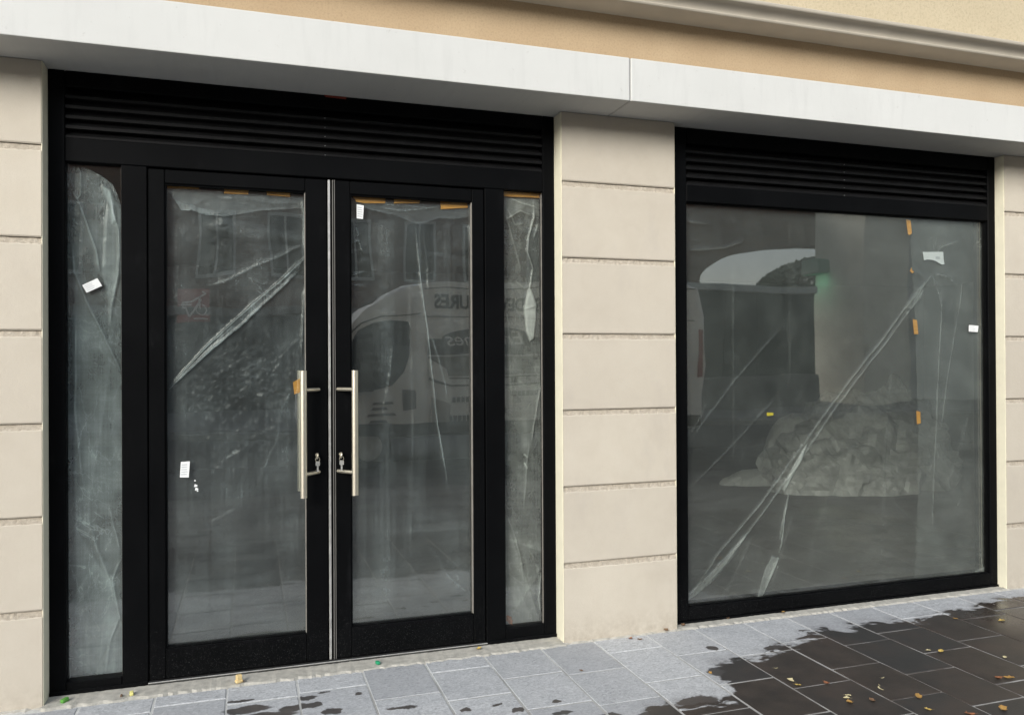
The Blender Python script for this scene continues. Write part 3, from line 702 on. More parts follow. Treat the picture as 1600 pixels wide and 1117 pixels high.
# right door
Cs = film('plastic_sheet', FB, .478, 1.1155, .160, 2.285, .158, .102, 3, step=.004,
  creases=[([(.825, 2.188), (.831, 2.08), (.844, 1.916), (.863, 1.785), (.882, 1.654), (.898, 1.489), (.911, 1.358), (.921, 1.226), (.954, 1.027), (.993, .793)], .0045, .009, .30),
           ([(.896, 1.621), (.939, 1.489), (.972, 1.357), (.985, 1.257)], .0035, .006, .16), ([(1.106, 2.191), (1.116, 2.058)], .008, .008, .28),
           ([(.51, 2.067), (.532, 2.084), (.551, 2.02)], .006, .006, .20), ([(.5, 1.906), (.557, 1.924)], .008, .006, .14), ([(.5, 1.858), (.55, 1.85)], .007, .006, .12),
           ([(.884, .537), (.984, .364), (1.104, .253)], .014, .006, .05), ([(.52, 2.15), (.535, 2.11), (.525, 2.10)], .006, .005, .3),
           ([(.70, 1.56), (.685, 1.40), (.655, 1.25), (.665, 1.13)], .006, .006, .08), ([(.79, 1.95), (.80, 1.50), (.80, 1.0), (.79, .40)], .008, .004, .05),
           ([(.86, 2.15), (.885, 1.95), (.89, 1.8)], .005, .004, .06)],
  areas=[([(.95, 2.15), (1.0, 2.15), (1.02, .3), (.96, .3)], .06, .045, .002), ([(.51, 1.3), (.55, 1.3), (.56, .2), (.50, .2)], .05, .05, .002), ([(1.05, 1.5), (1.10, 1.5), (1.10, .3), (1.04, .3)], .05, .05, .002),
         ([(.629, 2.168), (.71, 2.172), (.69, 1.2), (.708, .226), (.604, .236), (.625, 1.2)], .05, .095, .003), ([(.808, 2.161), (.865, 2.163), (.88, 1.029), (.833, .214), (.783, .219)], .03, .04, .002),
         ([(.918, .567), (1.106, .62), (1.104, .253), (.95, .235)], .14, .035, 0), ([(.48, .55), (1.11, .55), (1.11, .17), (.48, .17)], .28, .006, 0)],
  dusty=[([(.48, .75), (1.11, .75), (1.11, .2), (.48, .2)], .12, .045)], facets=.35,
  crumples=[([(.791, 1.935), (.875, 1.945), (.875, 1.82), (.79, 1.81)], .03, .03, .016), ([(.48, 2.1), (.6, 2.1), (.62, 1.6), (.48, 1.5)], .1, .06, .010),
            ([(.62, 1.75), (.72, 1.75), (.70, .9), (.60, .8)], .06, .045, .012), (None, 1, .18, .006)])
tag(Cs, 'clear plastic sheet with one thin near vertical crease behind the right door glass', 'plastic sheet', 'clear plastic sheets behind the glass')
fl = [(.510, 2.288), (.517, 2.262), (.597, 2.231), (.71, 2.215), (.825, 2.171), (.942, 2.207), (1.05, 2.213), (1.112, 2.222), (1.113, 2.279), (.959, 2.284), (.661, 2.286)]
film('folded_hem', FB, .50, 1.115, 2.16, 2.29, .1465, .095, 31, keep=fl, step=.004, billow=.002,
     creases=[(fl[1:8], .005, .003, .14), ([(.629, 2.249), (.743, 2.239), (.858, 2.252), (.959, 2.277)], .006, .004, .18), ([(.62, 2.268), (.80, 2.262), (.95, 2.262)], .006, .003, .12)],
     crumples=[(None, 1, .08, .003)], parent=Cs)
# sidelight right of the doors
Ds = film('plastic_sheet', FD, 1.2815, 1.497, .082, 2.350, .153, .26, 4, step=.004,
  creases=[([(1.462, 2.339), (1.465, 2.243), (1.436, 2.139), (1.428, 2.053), (1.46, 1.968), (1.441, 1.864), (1.412, 1.761)], .006, .010, .34), ([(1.303, 2.269), (1.342, 2.135), (1.37, 2.033), (1.395, 1.932)], .010, .008, .12),
           ([(1.487, 2.21), (1.465, 2.133)], .006, .006, .30), ([(1.408, 1.747), (1.47, 1.769)], .005, .006, .5), ([(1.501, 1.35), (1.467, 1.178), (1.441, 1.042)], .006, .008, .16),
           ([(1.299, .675), (1.341, .57), (1.376, .431), (1.397, .293)], .010, .008, .12), ([(1.492, .347), (1.48, .217), (1.49, .114)], .006, .008, .30), ([(1.332, 2.338), (1.415, 2.309), (1.49, 2.293)], .007, .006, .25),
           ([(1.299, 2.218), (1.386, 2.273), (1.458, 2.25)], .009, .007, .18), ([(1.31, 2.29), (1.36, 2.20), (1.42, 2.21)], .008, .006, .14), ([(1.43, 1.043), (1.414, .872), (1.399, .668)], .010, .007, .10), ([(1.29, 1.95), (1.32, 1.6), (1.335, 1.2)], .009, .006, .06),
           ([(1.40, .98), (1.425, .96)], .006, .006, .4), ([(1.405, .935), (1.42, .90)], .006, .006, .3), ([(1.36, 1.9), (1.41, 1.86), (1.44, 1.87)], .006, .006, .14)],
  areas=[([(1.293, 2.35), (1.49, 2.35), (1.49, 2.262), (1.415, 2.292), (1.292, 2.217)], .03, .10, .003), ([(1.445, 1.858), (1.408, 1.754), (1.422, 1.618), (1.436, 1.58), (1.458, 1.59), (1.473, 1.693), (1.477, 1.769), (1.463, 1.813)], .006, 1.1, .010),  # last area here: reflected light on the folded piece painted as opaque film
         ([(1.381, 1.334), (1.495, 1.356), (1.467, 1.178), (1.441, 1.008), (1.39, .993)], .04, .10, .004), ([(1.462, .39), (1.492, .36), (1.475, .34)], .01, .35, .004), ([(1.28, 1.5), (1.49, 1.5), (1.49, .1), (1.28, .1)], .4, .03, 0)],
  facets=.8, crumples=[(None, 1, .07, .010), ([(1.28, 2.34), (1.49, 2.34), (1.49, 1.9), (1.28, 1.9)], .1, .05, .010)])
tag(Ds, 'wrinkled clear plastic sheet behind the narrow sidelight right of the doors', 'plastic sheet', 'clear plastic sheets behind the glass')
# big window: main sheet and a second overlapping sheet on its right
Es = film('plastic_sheet', FE, 2.334, 4.549, .088, 2.368, .1225, .095, 5, step=.0058, billow=.004, fine=.0008,
  creases=[([(4.091, 1.964), (3.927, 1.799), (3.727, 1.578), (3.507, 1.354), (3.317, 1.152), (3.131, .939), (2.861, .639), (2.558, .352), (2.365, .114)], .007, .010, .20),
           ([(4.081, 1.923), (3.952, 1.775), (3.761, 1.566), (3.545, 1.346), (3.354, 1.139), (3.186, .937), (2.905, .617), (2.608, .304), (2.41, .139)], .007, .010, .20),
           ([(3.186, .983), (3.099, .834), (3.012, .702)], .008, .010, .30), ([(3.052, .699), (3.02, .573), (2.996, .393), (2.973, .319)], .008, .010, .32), ([(3.04, .62), (2.998, .50), (2.98, .40)], .006, .006, .16),
           ([(2.973, .319), (2.928, .232), (2.857, .078)], .007, .009, .34), ([(2.676, 2.076), (2.676, 1.483), (2.675, .742)], .005, .003, .05), ([(3.065, 2.375), (3.066, 1.899), (3.066, 1.329)], .006, .003, .05),
           ([(3.825, 1.558), (3.787, 1.12), (3.754, .725), (3.719, .054)], .007, .004, .06), ([(3.024, 1.678), (2.692, 1.364), (2.354, .977)], .008, .006, .06), ([(2.98, 1.262), (2.69, 1.001), (2.352, .716)], .008, .006, .05),
           ([(2.37, 2.094), (2.612, 2.118), (2.763, 2.168)], .010, .006, .07), ([(2.363, 2.264), (2.529, 2.247)], .012, .005, .05), ([(3.083, .569), (3., .347), (2.92, .12)], .008, .006, .08), ([(3.36, .706), (3.218, .368), (3.17, .067)], .010, .006, .03),
           ([(3.792, .603), (3.991, .431), (4.04, .266)], .010, .006, .06), ([(2.8, .45), (2.66, .20), (2.6, .10)], .008, .006, .06), ([(2.36, 1.02), (2.47, 1.16), (2.50, 1.24)], .008, .006, .06),
           ([(3.61, .60), (3.75, .44), (3.9, .30)], .012, .005, .03), ([(2.36, .34), (2.56, .30), (2.8, .33), (3.0, .30), (3.3, .32), (3.6, .30)], .015, .003, .025)],
  areas=[([(2.751, .459), (2.608, .333), (2.373, .149), (2.357, .104), (2.515, .195), (2.694, .363)], .009, .22, .006), ([(4.091, 1.972), (3.973, 1.872), (3.927, 1.791), (3.972, 1.784), (4.054, 1.858)], .012, .16, .006),
         ([(3.186, .983), (3.131, .855), (3.021, .694), (3.003, .71), (3.085, .834)], .008, .5, .006), ([(2.929, .323), (2.973, .304), (2.937, .22), (2.848, .075), (2.822, .077), (2.88, .244)], .008, .40, .006),  # white fold glints painted in as extra opacity
         ([(2.35, .62), (4.5, .62), (4.5, .1), (2.35, .1)], .4, .006, 0), ([(3.2, 2.4), (4.5, 2.4), (4.5, .1), (3.5, .1)], .6, .012, 0)],
  facets=.16, crumples=[(None, 1, .22, .004)])
tag(Es, 'broad clear plastic sheet with a long double fold across the big shop window', 'plastic sheet', 'clear plastic sheets behind the glass')
edge = [(3.959, 2.35), (3.972, 2.041), (3.994, 1.719), (4.006, 1.316), (4.012, .913), (3.999, .511), (3.974, .1)]
Fs = film('plastic_sheet', FE, 3.94, 4.549, .089, 2.368, .1145, .135, 6, step=.0048, billow=.003, fine=.0008, keep=edge+[(4.60, .0), (4.60, 2.5), (3.96, 2.5)],
  creases=[(edge, .004, .001, .03), ([(4.212, 1.946), (4.205, 1.722), (4.182, 1.477), (4.163, 1.111), (4.133, .706), (4.115, .342)], .006, .004, .17), ([(4.409, 2.146), (4.363, 1.847), (4.308, 1.62), (4.254, 1.374), (4.187, .947)], .007, .004, .13),
           ([(4.47, 1.277), (4.365, .941), (4.247, .659)], .012, .004, .08), ([(4.14, 2.014), (4.052, 1.922), (3.99, 1.832)], .010, .004, .14), ([(4.135, 1.997), (4.185, 1.893), (4.216, 1.783)], .007, .004, .08),
           ([(4.145, 2.014), (4.259, 2.001), (4.364, 1.921)], .012, .004, .08), ([(4.104, 1.98), (4.0, 2.022)], .010, .004, .05), ([(4.115, 2.078), (4.209, 2.187), (4.367, 2.235)], .018, .003, .07), ([(4.509, .272), (4.534, .1)], .006, .004, .12), ([(4.1, .5), (4.08, .2)], .008, .003, .05)],
  areas=[([(4.426, .091), (4.545, .125), (4.545, .09)], .012, .22, .003), ([(3.994, 1.156), (4.2, 1.232), (4.301, .82), (4.091, .587), (3.991, .753)], .16, .04, 0), ([(3.979, 2.323), (4.368, 2.342), (4.261, 2.132), (4.003, 2.123)], .12, .03, 0),
         ([(4.50, 2.36), (4.55, 2.36), (4.55, .1), (4.50, .1)], .02, .03, 0)],
  crumples=[([(4.0, 2.06), (4.32, 2.06), (4.28, 1.8), (4.0, 1.8)], .1, .09, .006), (None, 1, .2, .0025)], facets=.16)
tag(Fs, 'second plastic sheet overlapping along the right side of the big shop window', 'plastic sheet', 'clear plastic sheets behind the glass')

# ------------------------------------------------------------------ tapes, stickers, papers
def patch(name, pts, y, mat, label, cat, group=None, th=.0006):
    n = len(pts); cx = sum(q[0] for q in pts)/n; cz = sum(q[1] for q in pts)/n
    o = MB().prism([(a-cx, b-cz) for a, b in pts], 0, th).build(name, mat); o.location = (cx, y, cz)
    return tag(o, label, cat, group)
G_T = 'orange tape strips holding the plastic sheets'
def tp(pts, y, label):
    r = random.Random(int(pts[0][0]*1000)); out = []
    for i in range(len(pts)):
        a, b = pts[i], pts[(i+1) % len(pts)]; out.append(a)
        if math.dist(a, b) < .05:
            for f in (.3, .6): out.append((a[0]+(b[0]-a[0])*f+r.uniform(-.004, .004), a[1]+(b[1]-a[1])*f))
    return patch('tape_strip', out, y, TAPE, label, 'tape', G_T)
YT = .1408
tp([(-.105, 2.303), (.009, 2.303), (.009, 2.278), (-.101, 2.276)], YT, 'orange tape strip at the middle of the left door glass top')
tp([(.09, 2.303), (.208, 2.303), (.202, 2.277), (.094, 2.28)], YT, 'orange tape strip at the top right corner of the left door glass')
o = tp([(-.348, 2.302), (-.214, 2.303), (-.214, 2.289), (-.348, 2.286)], .1455, 'dull orange tape under haze at the top left of the left door glass')
tp([(.500, 2.303), (.663, 2.303), (.663, 2.272), (.560, 2.267), (.519, 2.272)], YT, 'long orange tape strip at the top left corner of the right door glass')
tp([(.708, 2.303), (.840, 2.303), (.840, 2.282), (.708, 2.274)], YT, 'shorter orange tape strip at the middle of the right door glass top')
tp([(.950, 2.298), (1.094, 2.300), (1.094, 2.273), (.950, 2.258)], YT, 'orange tape strip at the top right corner of the right door glass')
tp([(1.283, 2.3705), (1.4965, 2.3705), (1.4965, 2.347), (1.283, 2.344)], YT, 'orange tape across the whole top of the right sidelight')
YW = .1058
tp([(3.922, 2.348), (3.957, 2.341), (3.967, 2.265), (3.948, 2.248), (3.936, 2.256)], YW, 'vertical orange tape at the top edge of the big shop window')
tp([(3.948, 2.026), (3.964, 2.048), (3.968, 2.030), (3.985, 2.022), (3.965, 2.012)], YW, 'tiny torn orange tape scrap left of the torn white paper')
tp([(3.969, 1.724), (4.002, 1.719), (4.012, 1.631), (3.979, 1.630)], YW, 'vertical orange tape beside the diagonal fold in the big window')
tp([(3.992, 1.150), (4.023, 1.143), (4.027, 1.072), (3.997, 1.065)], YW, 'vertical orange tape just above the heap behind the big window')
tp([(.212, 1.376), (.262, 1.405), (.262, 1.335), (.218, 1.318)], YT, 'orange tape scrap tucked behind the upper end of the left door handle')
patch('tape_strip', [(.36, 2.7755), (.468, 2.7755), (.468, 2.764), (.37, 2.766)], .0985, plain('red_tape', (.22, .03, .015), .5), 'dark red tape scrap under the lintel above the entrance louvre', 'tape')

def sticker(pts, y, label, lines=4):
    o = patch('paper_label', pts, y, PAPER, label, 'label', 'white paper labels on the glass', .0004)
    (ax, az), (bx, bz), (dx, dz) = pts[0], pts[1], pts[3]
    cx, cz = o.location.x, o.location.z
    m = MB(); r = random.Random(lines)
    for i in range(lines):
        f = .2+.62*i/max(1, lines-1); w = r.uniform(.5, .82)
        q = []
        for s, g in ((.1, f-.035), (w, f-.035), (w, f+.035), (.1, f+.035)): q.append((ax+(bx-ax)*s+(dx-ax)*g-cx, az+(bz-az)*s+(dz-az)*g-cz))
        m.prism(q, -.0006, -.0001)
    m.build('print_lines', INK, o); return o
YS = .1313
sticker([(-.704, 1.825), (-.642, 1.858), (-.623, 1.824), (-.686, 1.791)], YS, 'tilted white printed label on the glass of the left sidelight')
sticker([(-.294, 1.013), (-.255, 1.014), (-.260, .939), (-.299, .941)], YS, 'upright white printed label low on the left door glass', 5)
sticker([(.521, 2.257), (.557, 2.253), (.552, 2.185), (.521, 2.187)], YS, 'upright white label in the top left corner of the right door glass', 5)
sticker([(4.413, 1.691), (4.493, 1.687), (4.487, 1.646), (4.412, 1.649)], .0963, 'small white label near the right edge of the big shop window', 3)
tw = [(4.052, 2.149), (4.10, 2.150), (4.17, 2.154), (4.217, 2.155), (4.22, 2.11), (4.227, 2.077), (4.206, 2.073), (4.185, 2.082), (4.16, 2.093), (4.134, 2.100), (4.09, 2.102), (4.062, 2.096), (4.058, 2.12)]
tpz = patch('torn_paper', tw, .1062, PAPER, 'torn white paper stuck high on the right of the big shop window', 'paper')
_m = MB().prism([(.01, .012), (.045, .010), (.047, -.006), (.012, -.004)], -.0005, -.0001).build('smudge', INK, tpz)
patch('yellow_tag', [(2.891, 1.166), (2.936, 1.163), (2.935, 1.148), (2.892, 1.146)], .1062, plain('yellow_paper', (.85, .68, .03), .6), 'small yellow tag left of the heap in the big shop window', 'tag')
pc = MB()
for (a, b, s) in ((-.233, .923, .004), (-.230, .899, .008), (-.226, .883, .008), (-.222, .874, .004)): pc.prism([(a-s, b-s*.8), (a-s*.5, b+s), (a+s, b+s*.2), (a+s*.8, b-s*.6)], 0, .0004)
o = pc.build('paper_scraps', PAPER); o.location = (0, YS, 0); tag(o, 'white label residue scraps below the upright label on the left door', 'paper')

# ------------------------------------------------------------------ things inside the shop
def lump(name, c, rx, ry, h, seed, mat, label, cat, lam=.35, amp=.25, peak=(0, 0), jag=.5):
    n, k = 72, 26; vs = []; fs = []
    A_ = np.linspace(0, 2*math.pi, n, endpoint=False); T = np.linspace(0, 1, k)
    AA, TT = np.meshgrid(A_, T); rr = np.sin(TT*math.pi/2)
    hh = h*np.cos(TT*math.pi/2)**.8
    px, py = rx*rr*np.cos(AA), ry*rr*np.sin(AA)
    w = 1+amp*1.6*crumple(px, py+hh, lam, seed, 9)*2.2+.35*fbm(px+9, py+hh*.7, 1.1/max(rx, .4), seed+2, 5)+jag*.45*crumple(px*1.3, py-hh*1.3, lam*.55, seed+33, 5)
    px = px*w+peak[0]*hh/h; py = py*w+peak[1]*hh/h; hz = np.maximum(hh*(.80+.5*(w-1))+amp*.12*h*crumple(px, py, lam*.5, seed+4, 8), 0.0)
    hz[-1] = 0
    vs = np.stack([px, py, hz], -1).reshape(-1, 3).tolist()
    for j in range(k-1):
        for i in range(n): fs.append((j*n+i, j*n+(i+1) % n, (j+1)*n+(i+1) % n, (j+1)*n+i))
    fs.append(tuple(range(n-1, -1, -1))); fs.append(tuple((k-1)*n+i for i in range(n)))
    me = bpy.data.meshes.new(name); me.from_pydata(vs, [], fs); me.materials.append(mat)
    o = bpy.data.objects.new(name, me); o.location = (c[0], c[1], .002); put(o); return tag(o, label, cat)
HEAP = plain('dusty_crumpled_plastic', (.55, .55, .52), .45, var=.45, scale=5, bump=.8, bscale=14)
SACK = plain('grey_rubble_sack', (.70, .70, .66), .7, var=.15, scale=5, bump=.6, bscale=18)
lump('plastic_heap', (7.05, 4.0), 1.02, .72, 1.22, 4, HEAP, 'big heap of crumpled dusty plastic on the shop floor behind the window', 'heap', .36, .34, (.34, .12), 1.0)
lump('plastic_heap', (6.28, 3.62), .62, .42, .62, 9, HEAP, 'low crumpled plastic bundle in front of the grey sack behind the window', 'heap', .26, .34, (.22, .05), .9)
lump('plastic_bundle', (6.62, 3.30), .30, .20, .30, 27, HEAP, 'small crumpled plastic bundle at the front foot of the big heap', 'bundle', .18, .34, (.06, 0), 1.0)
lump('plastic_bundle', (7.45, 3.45), .34, .22, .44, 31, HEAP, 'small crumpled plastic bundle at the right foot of the big heap', 'bundle', .18, .34, (-.1, 0), 1.0)
lump('plastic_bundle', (7.52, 4.15), .26, .24, 1.34, 37, SACK, 'tall crumpled plastic bundle poking out of the heap top', 'bundle', .2, .3, (.12, 0), .9)
lump('rubble_sack', (6.08, 4.25), .27, .28, 1.0, 14, SACK, 'pale grey sack standing left of the big plastic heap', 'sack', .5, .12, (.12, 0), .2)
lump('plastic_scrap', (5.72, 4.35), .42, .20, .20, 19, SACK, 'flat pale plastic scrap lying left of the grey sack', 'scrap', .3, .2, (.1, 0), .6)

# ------------------------------------------------------------------ litter and leaves on the pavement
leafm = [plain('leaf_yellow', (.50, .36, .10), .6, var=.25, scale=50), plain('leaf_ochre', (.36, .21, .06), .6, var=.3, scale=50),
         plain('leaf_rust', (.27, .11, .05), .6, var=.3, scale=50), plain('leaf_brown', (.17, .10, .055), .7, var=.3, scale=50), plain('leaf_pale', (.62, .55, .33), .6, var=.2, scale=50)]
def leaf_mesh(kind, seed):
    r = random.Random(seed); n = 9; L = []; vs = []; fs = []
    ln = .5
    for i in range(n):
        t = i/(n-1); w = (math.sin(math.pi*min(1, t*1.02))**.8)*(.30 if kind else .09)*(1+.25*math.sin(t*17+seed)*kind)
        curl = .22*(t-.5)**2*4*ln+.05*math.sin(t*5+seed)
        if not kind: vs += [((t-.5), .25*math.sin(t*2.6)-w, .03+.10*curl), ((t-.5), .25*math.sin(t*2.6), .05+.1*curl), ((t-.5), .25*math.sin(t*2.6)+w, .03+.1*curl)]
        else: vs += [((t-.5), -w, .02+curl+w*.45*r.uniform(.5, 1.2)), ((t-.5), 0, .02+curl), ((t-.5), w, .02+curl+w*.45*r.uniform(.4, 1.3))]
    for i in range(n-1):
        a = 3*i; fs += [(a, a+3, a+4, a+1), (a+1, a+4, a+5, a+2)]
    vs += [(.5, -.012, .03), (.5, .012, .03), (.78, .06, .10), (.78, .08, .10)]; b = 3*n; fs.append((b, b+2, b+3, b+1))
    top = len(vs); vs2 = [(x, y, z-.012) for x, y, z in vs]
    fs2 = [tuple(i+top for i in reversed(f)) for f in fs]
    me = bpy.data.meshes.new('fallen_leaf'); me.from_pydata(vs+vs2, [], fs+fs2)
    zm = min(v.co.z for v in me.vertices)
    for v in me.vertices: v.co.z -= zm
    for p_ in me.polygons: p_.use_smooth = True
    return me
LM = {}
LEAF = [(1.505, -.369, .03, 3, 'small brown leaf on dry slab in front of the middle pier'), (1.925, -.046, .045, 2, 'rust leaf at the foot of the middle pier'), (1.965, -.075, .04, 3, 'dull brown leaf beside the rust one at the pier foot'),
        (2.067, -.595, .035, 1, 'ochre leaf on dry slab below the middle pier'), (2.155, -.012, .05, 3, 'brown leaf against the right corner of the pier'), (2.281, .025, .05, 3, 'dark curled leaf under the left end of the window sill'),
        (2.369, -.787, .05, 4, 'pale leaf at the joint where wet slabs begin'), (2.365, -.845, .04, 0, 'yellow leaf just in front of the pale leaf'), (2.50, -.87, .05, 2, 'reddish leaf lying on a joint among wet slabs'), (2.401, -.634, .03, 4, 'tiny pale curled leaf on a dark wet slab edge'),
        (3.316, -.723, .05, 0, 'yellow leaf mid way on the wet slabs below the window'), (3.27, -.69, .035, 4, 'pale twiggy leaf just behind the yellow leaf on wet slabs'), (4.026, -.459, .055, 0, 'yellow leaf on far wet slab near the right pier'), (3.811, -.349, .04, 1, 'ochre leaf near the window on a wet slab edge'),
        (3.549, -.886, .04, 4, 'pale leaf on the glossy wet slab at right'), (3.287, -1.077, .055, 2, 'rust leaf at left of a pair on glossy wet slab'), (3.335, -1.09, .06, 1, 'orange leaf at right of a pair on glossy wet slab'),
        (2.793, -.892, .035, 4, 'thin pale curled leaf on dark wet slab'), (2.70, -.992, .06, 4, 'long thin curled pale stem leaf on wet slab'), (2.778, -1.121, .06, 1, 'ochre leaf on a wet slab joint near the front'), (2.715, -1.236, .04, 0, 'small upright yellow leaf near the front edge'),
        (3.014, -1.335, .065, 1, 'large ochre leaf near the front right corner'), (2.84, -1.328, .06, 2, 'rust leaf near the front edge of the wet slabs'), (2.475, -1.03, .04, 4, 'pale leaf in a cluster on the dark front slab'), (2.455, -1.073, .055, 1, 'ochre leaf in a cluster on the dark front slab'),
        (2.499, -1.01, .035, 4, 'little pale leaf beside the ochre cluster'), (2.56, -1.088, .05, 3, 'brown broken leaf right of the ochre cluster'), (2.584, .052, .04, 3, 'brown leaf on the mortar under the window sill'), (2.945, .04, .05, 1, 'ochre leaf on the mortar further right under the window sill'),
        (1.116, .042, .045, 0, 'yellow leaf on the mortar under the right door leaf'), (-.02, -.012, .02, 3, 'crumb of brown leaf on the mortar at the door')]
for i, (x, y, s, c, lab) in enumerate(LEAF):
    long = 'curled' in lab and 'pale' in lab
    key_ = (0 if long else 1, c, i % 3)
    if key_ not in LM:
        m_ = leaf_mesh(key_[0], i); m_.materials.append(leafm[c]); LM[key_] = m_
    o = bpy.data.objects.new('fallen_leaf', LM[key_]); o.location = (x, y, .0015 if y < -.02 else .012)
    o.scale = (s*.78, s*.78, s*.8); o.rotation_euler = (0, 0, random.Random(i).uniform(0, 6.28)); put(o)
    tag(o, lab, 'leaf', 'fallen leaves on the pavement')
# leaf caught behind the right sidelight
o = bpy.data.objects.new('fallen_leaf', LM[(1, 2, [k for k in LM if k[0] == 1 and k[1] == 2][0][2])]); o.scale = (.06, .05, .05); o.location = (1.312, .1475, .11); o.rotation_euler = (R(90), R(60), 0); put(o)
tag(o, 'rust leaf caught behind the bottom of the right sidelight glass', 'leaf', 'fallen leaves on the pavement')
# litter by the sill
def chunk(name, x, y, z, s, mat, label, cat):
    m = MB().box(-s, s, -s*.6, s*.6, 0, s*1.1, s*.25, 2); o = m.build(name, mat, None, True, (x, y, z)); o.rotation_euler = (.15, .1, x*3); return tag(o, label, cat)
o = chunk('bottle_cap', .597, .012, .008, .014, plain('green_plastic', (.02, .30, .14), .4), 'small green cap lying at the threshold of the right door', 'cap')
wb = MB().box(-.016, .016, -.012, .012, 0, .014, .003).box(-.012, .012, -.010, .010, .0135, .036, .002).build('plastic_wedge', plain('cream_plastic', (.72, .55, .27), .5), None, False, (-.04, -.006, .008)); wb.rotation_euler = (0, 0, .4)
tag(wb, 'small cream plastic wedge on the mortar below the left door', 'wedge')
chunk('litter_bit', -.489, .004, .008, .013, plain('pale_yellow_plastic', (.72, .68, .25), .5), 'pale yellow plastic bit below the mullion left of the doors', 'litter')
chunk('litter_bit', -.755, .018, .006, .016, plain('leaf_green_plastic', (.10, .33, .05), .5), 'green plastic bit at the bottom left corner of the frame', 'litter')
chunk('litter_bit', -.53, .0, .008, .007, plain('dark_bit', (.12, .07, .04), .7), 'dark brown crumb beside the pale yellow plastic bit', 'litter')

# ------------------------------------------------------------------ across the street (seen mirrored in the glass)
vanw = plain('white_van_paint', (.85, .86, .87), .3, var=.03, spec=.5); vang = plain('dark_tinted_glass', (.012, .013, .014), .12); vanb = plain('black_van_plastic', (.02, .02, .02), .6)
VY = -8.1
van = thing('delivery_van', 'white high roof van with shopfitter lettering parked across the street, seen mirrored in the doors', 'van', (4.2, VY-1.03, -.13))
def vloc(m, name, mat, parent=van, sm=False):
    for v in m.bm.verts: v.co -= van.location if parent is van else Vector((0, 0, 0))
    return m.build(name, mat, parent, sm)
side = [(.80, .32), (.74, .55), (.76, .95), (.90, 1.18), (1.12, 1.40), (1.48, 2.0), (1.72, 2.28), (1.98, 2.50), (2.29, 2.64), (2.62, 2.70), (4.5, 2.76), (7.15, 2.76), (7.38, 2.68), (7.52, 2.2), (7.56, 1.4), (7.52, .50), (7.45, .30)]
bmv = MB().prism(side, VY-2.05, VY)
es = [e for e in bmv.bm.edges if all(abs(v.co.y-VY) < 1e-4 for v in e.verts) or all(abs(v.co.y-(VY-2.05)) < 1e-4 for v in e.verts)]
bmesh.ops.bevel(bmv.bm, geom=es, offset=.09, segments=3, affect='EDGES', profile=.6)
vloc(bmv, 'body', vanw, sm=True)
def panel(pts, name, mat, y0=.004, y1=.018): return vloc(MB().prism(pts, VY+y0-.01, VY+y1), name, mat)
panel([(1.44, 1.66), (1.60, 1.93), (1.82, 2.04), (2.10, 2.07), (2.37, 2.05), (2.41, 1.93), (2.36, 1.55), (2.28, 1.30), (2.10, 1.09), (1.61, 1.0), (1.36, 1.04)], 'side_window', vang)
panel([(1.30, 1.06), (2.09, 1.10), (2.09, 1.12), (1.30, 1.08)], 'door_line', vanb)
panel([(1.44, 1.84), (1.66, 2.03), (1.92, 2.125), (2.56, 2.17), (2.56, 2.185), (1.92, 2.145), (1.65, 2.05), (1.43, 1.86)], 'gutter_line', vanb)
panel([(2.62, 2.575), (4.6, 2.655), (7.3, 2.66), (7.3, 2.675), (4.6, 2.67), (2.62, 2.59)], 'roof_seam', vanb)
panel([(2.62, 2.12), (7.3, 2.13), (7.3, 2.14), (2.62, 2.13)], 'body_seam', vanb)
panel([(2.26, 1.02), (2.46, 1.0), (2.46, .72), (2.28, .70)], 'fuel_flap', plain('grey_flap', (.16, .16, .17), .5))
dgrey = plain('dark_vinyl', (.10, .10, .105), .5); vink = plain('black_vinyl', (.03, .03, .03), .5)
for (x, z, w) in ((1.98, .80, .17), (1.93, .72, .13), (1.96, .63, .22), (1.92, .53, .14), (1.95, .45, .16)): panel([(x-w, z), (x+w, z), (x+w-.03, z+.04), (x-w+.03, z+.04)], 'door_emblem', dgrey)
sg = [(2.69, 1.57), (2.69, 1.80), (2.88, 1.80)]+[(3.62-.72*math.cos(a), 1.80+.17*math.sin(a)) for a in np.linspace(0, math.pi, 15)]+[(4.51, 1.80), (4.56, 1.76), (4.56, 1.60), (4.53, 1.57)]
sgo = panel(sg, 'shop_sign_graphic', dgrey)
panel([(2.69, 1.545), (4.56, 1.56), (4.56, 1.572), (2.69, 1.558)], 'graphic_line', vanw, .010, .02)
panel([(2.69, 1.10), (2.69, 1.52), (2.96, 1.35), (2.98, 1.24), (4.56, 1.26), (4.56, 1.54), (2.69, 1.54)], 'awning_graphic', plain('grey_vinyl', (.26, .26, .25), .5), .004, .014)
panel([(2.70, 1.18), (3.02, 1.07), (4.56, 1.09), (4.56, 1.115), (3.03, 1.10), (2.70, 1.22)], 'graphic_line', dgrey)
panel([(2.99, 1.20), (4.56, 1.215), (4.56, 1.235), (2.99, 1.22)], 'graphic_line', dgrey)
panel([(2.72, .90), (3.02, .78), (3.02, .42), (2.74, .46)], 'graphic_line', plain('grey_vinyl_light', (.42, .42, .41), .5))
for (a, b, z) in ((3.05, 3.40, .80), (4.0, 4.2, 1.13), (4.0, 4.5, .92), (3.0, 3.4, .52)):
    for i in range(int((b-a)/.07)): panel([(a+i*.07, z), (a+i*.07+.05, z), (a+i*.07+.05, z+.08), (a+i*.07, z+.08)], 'small_print', dgrey)
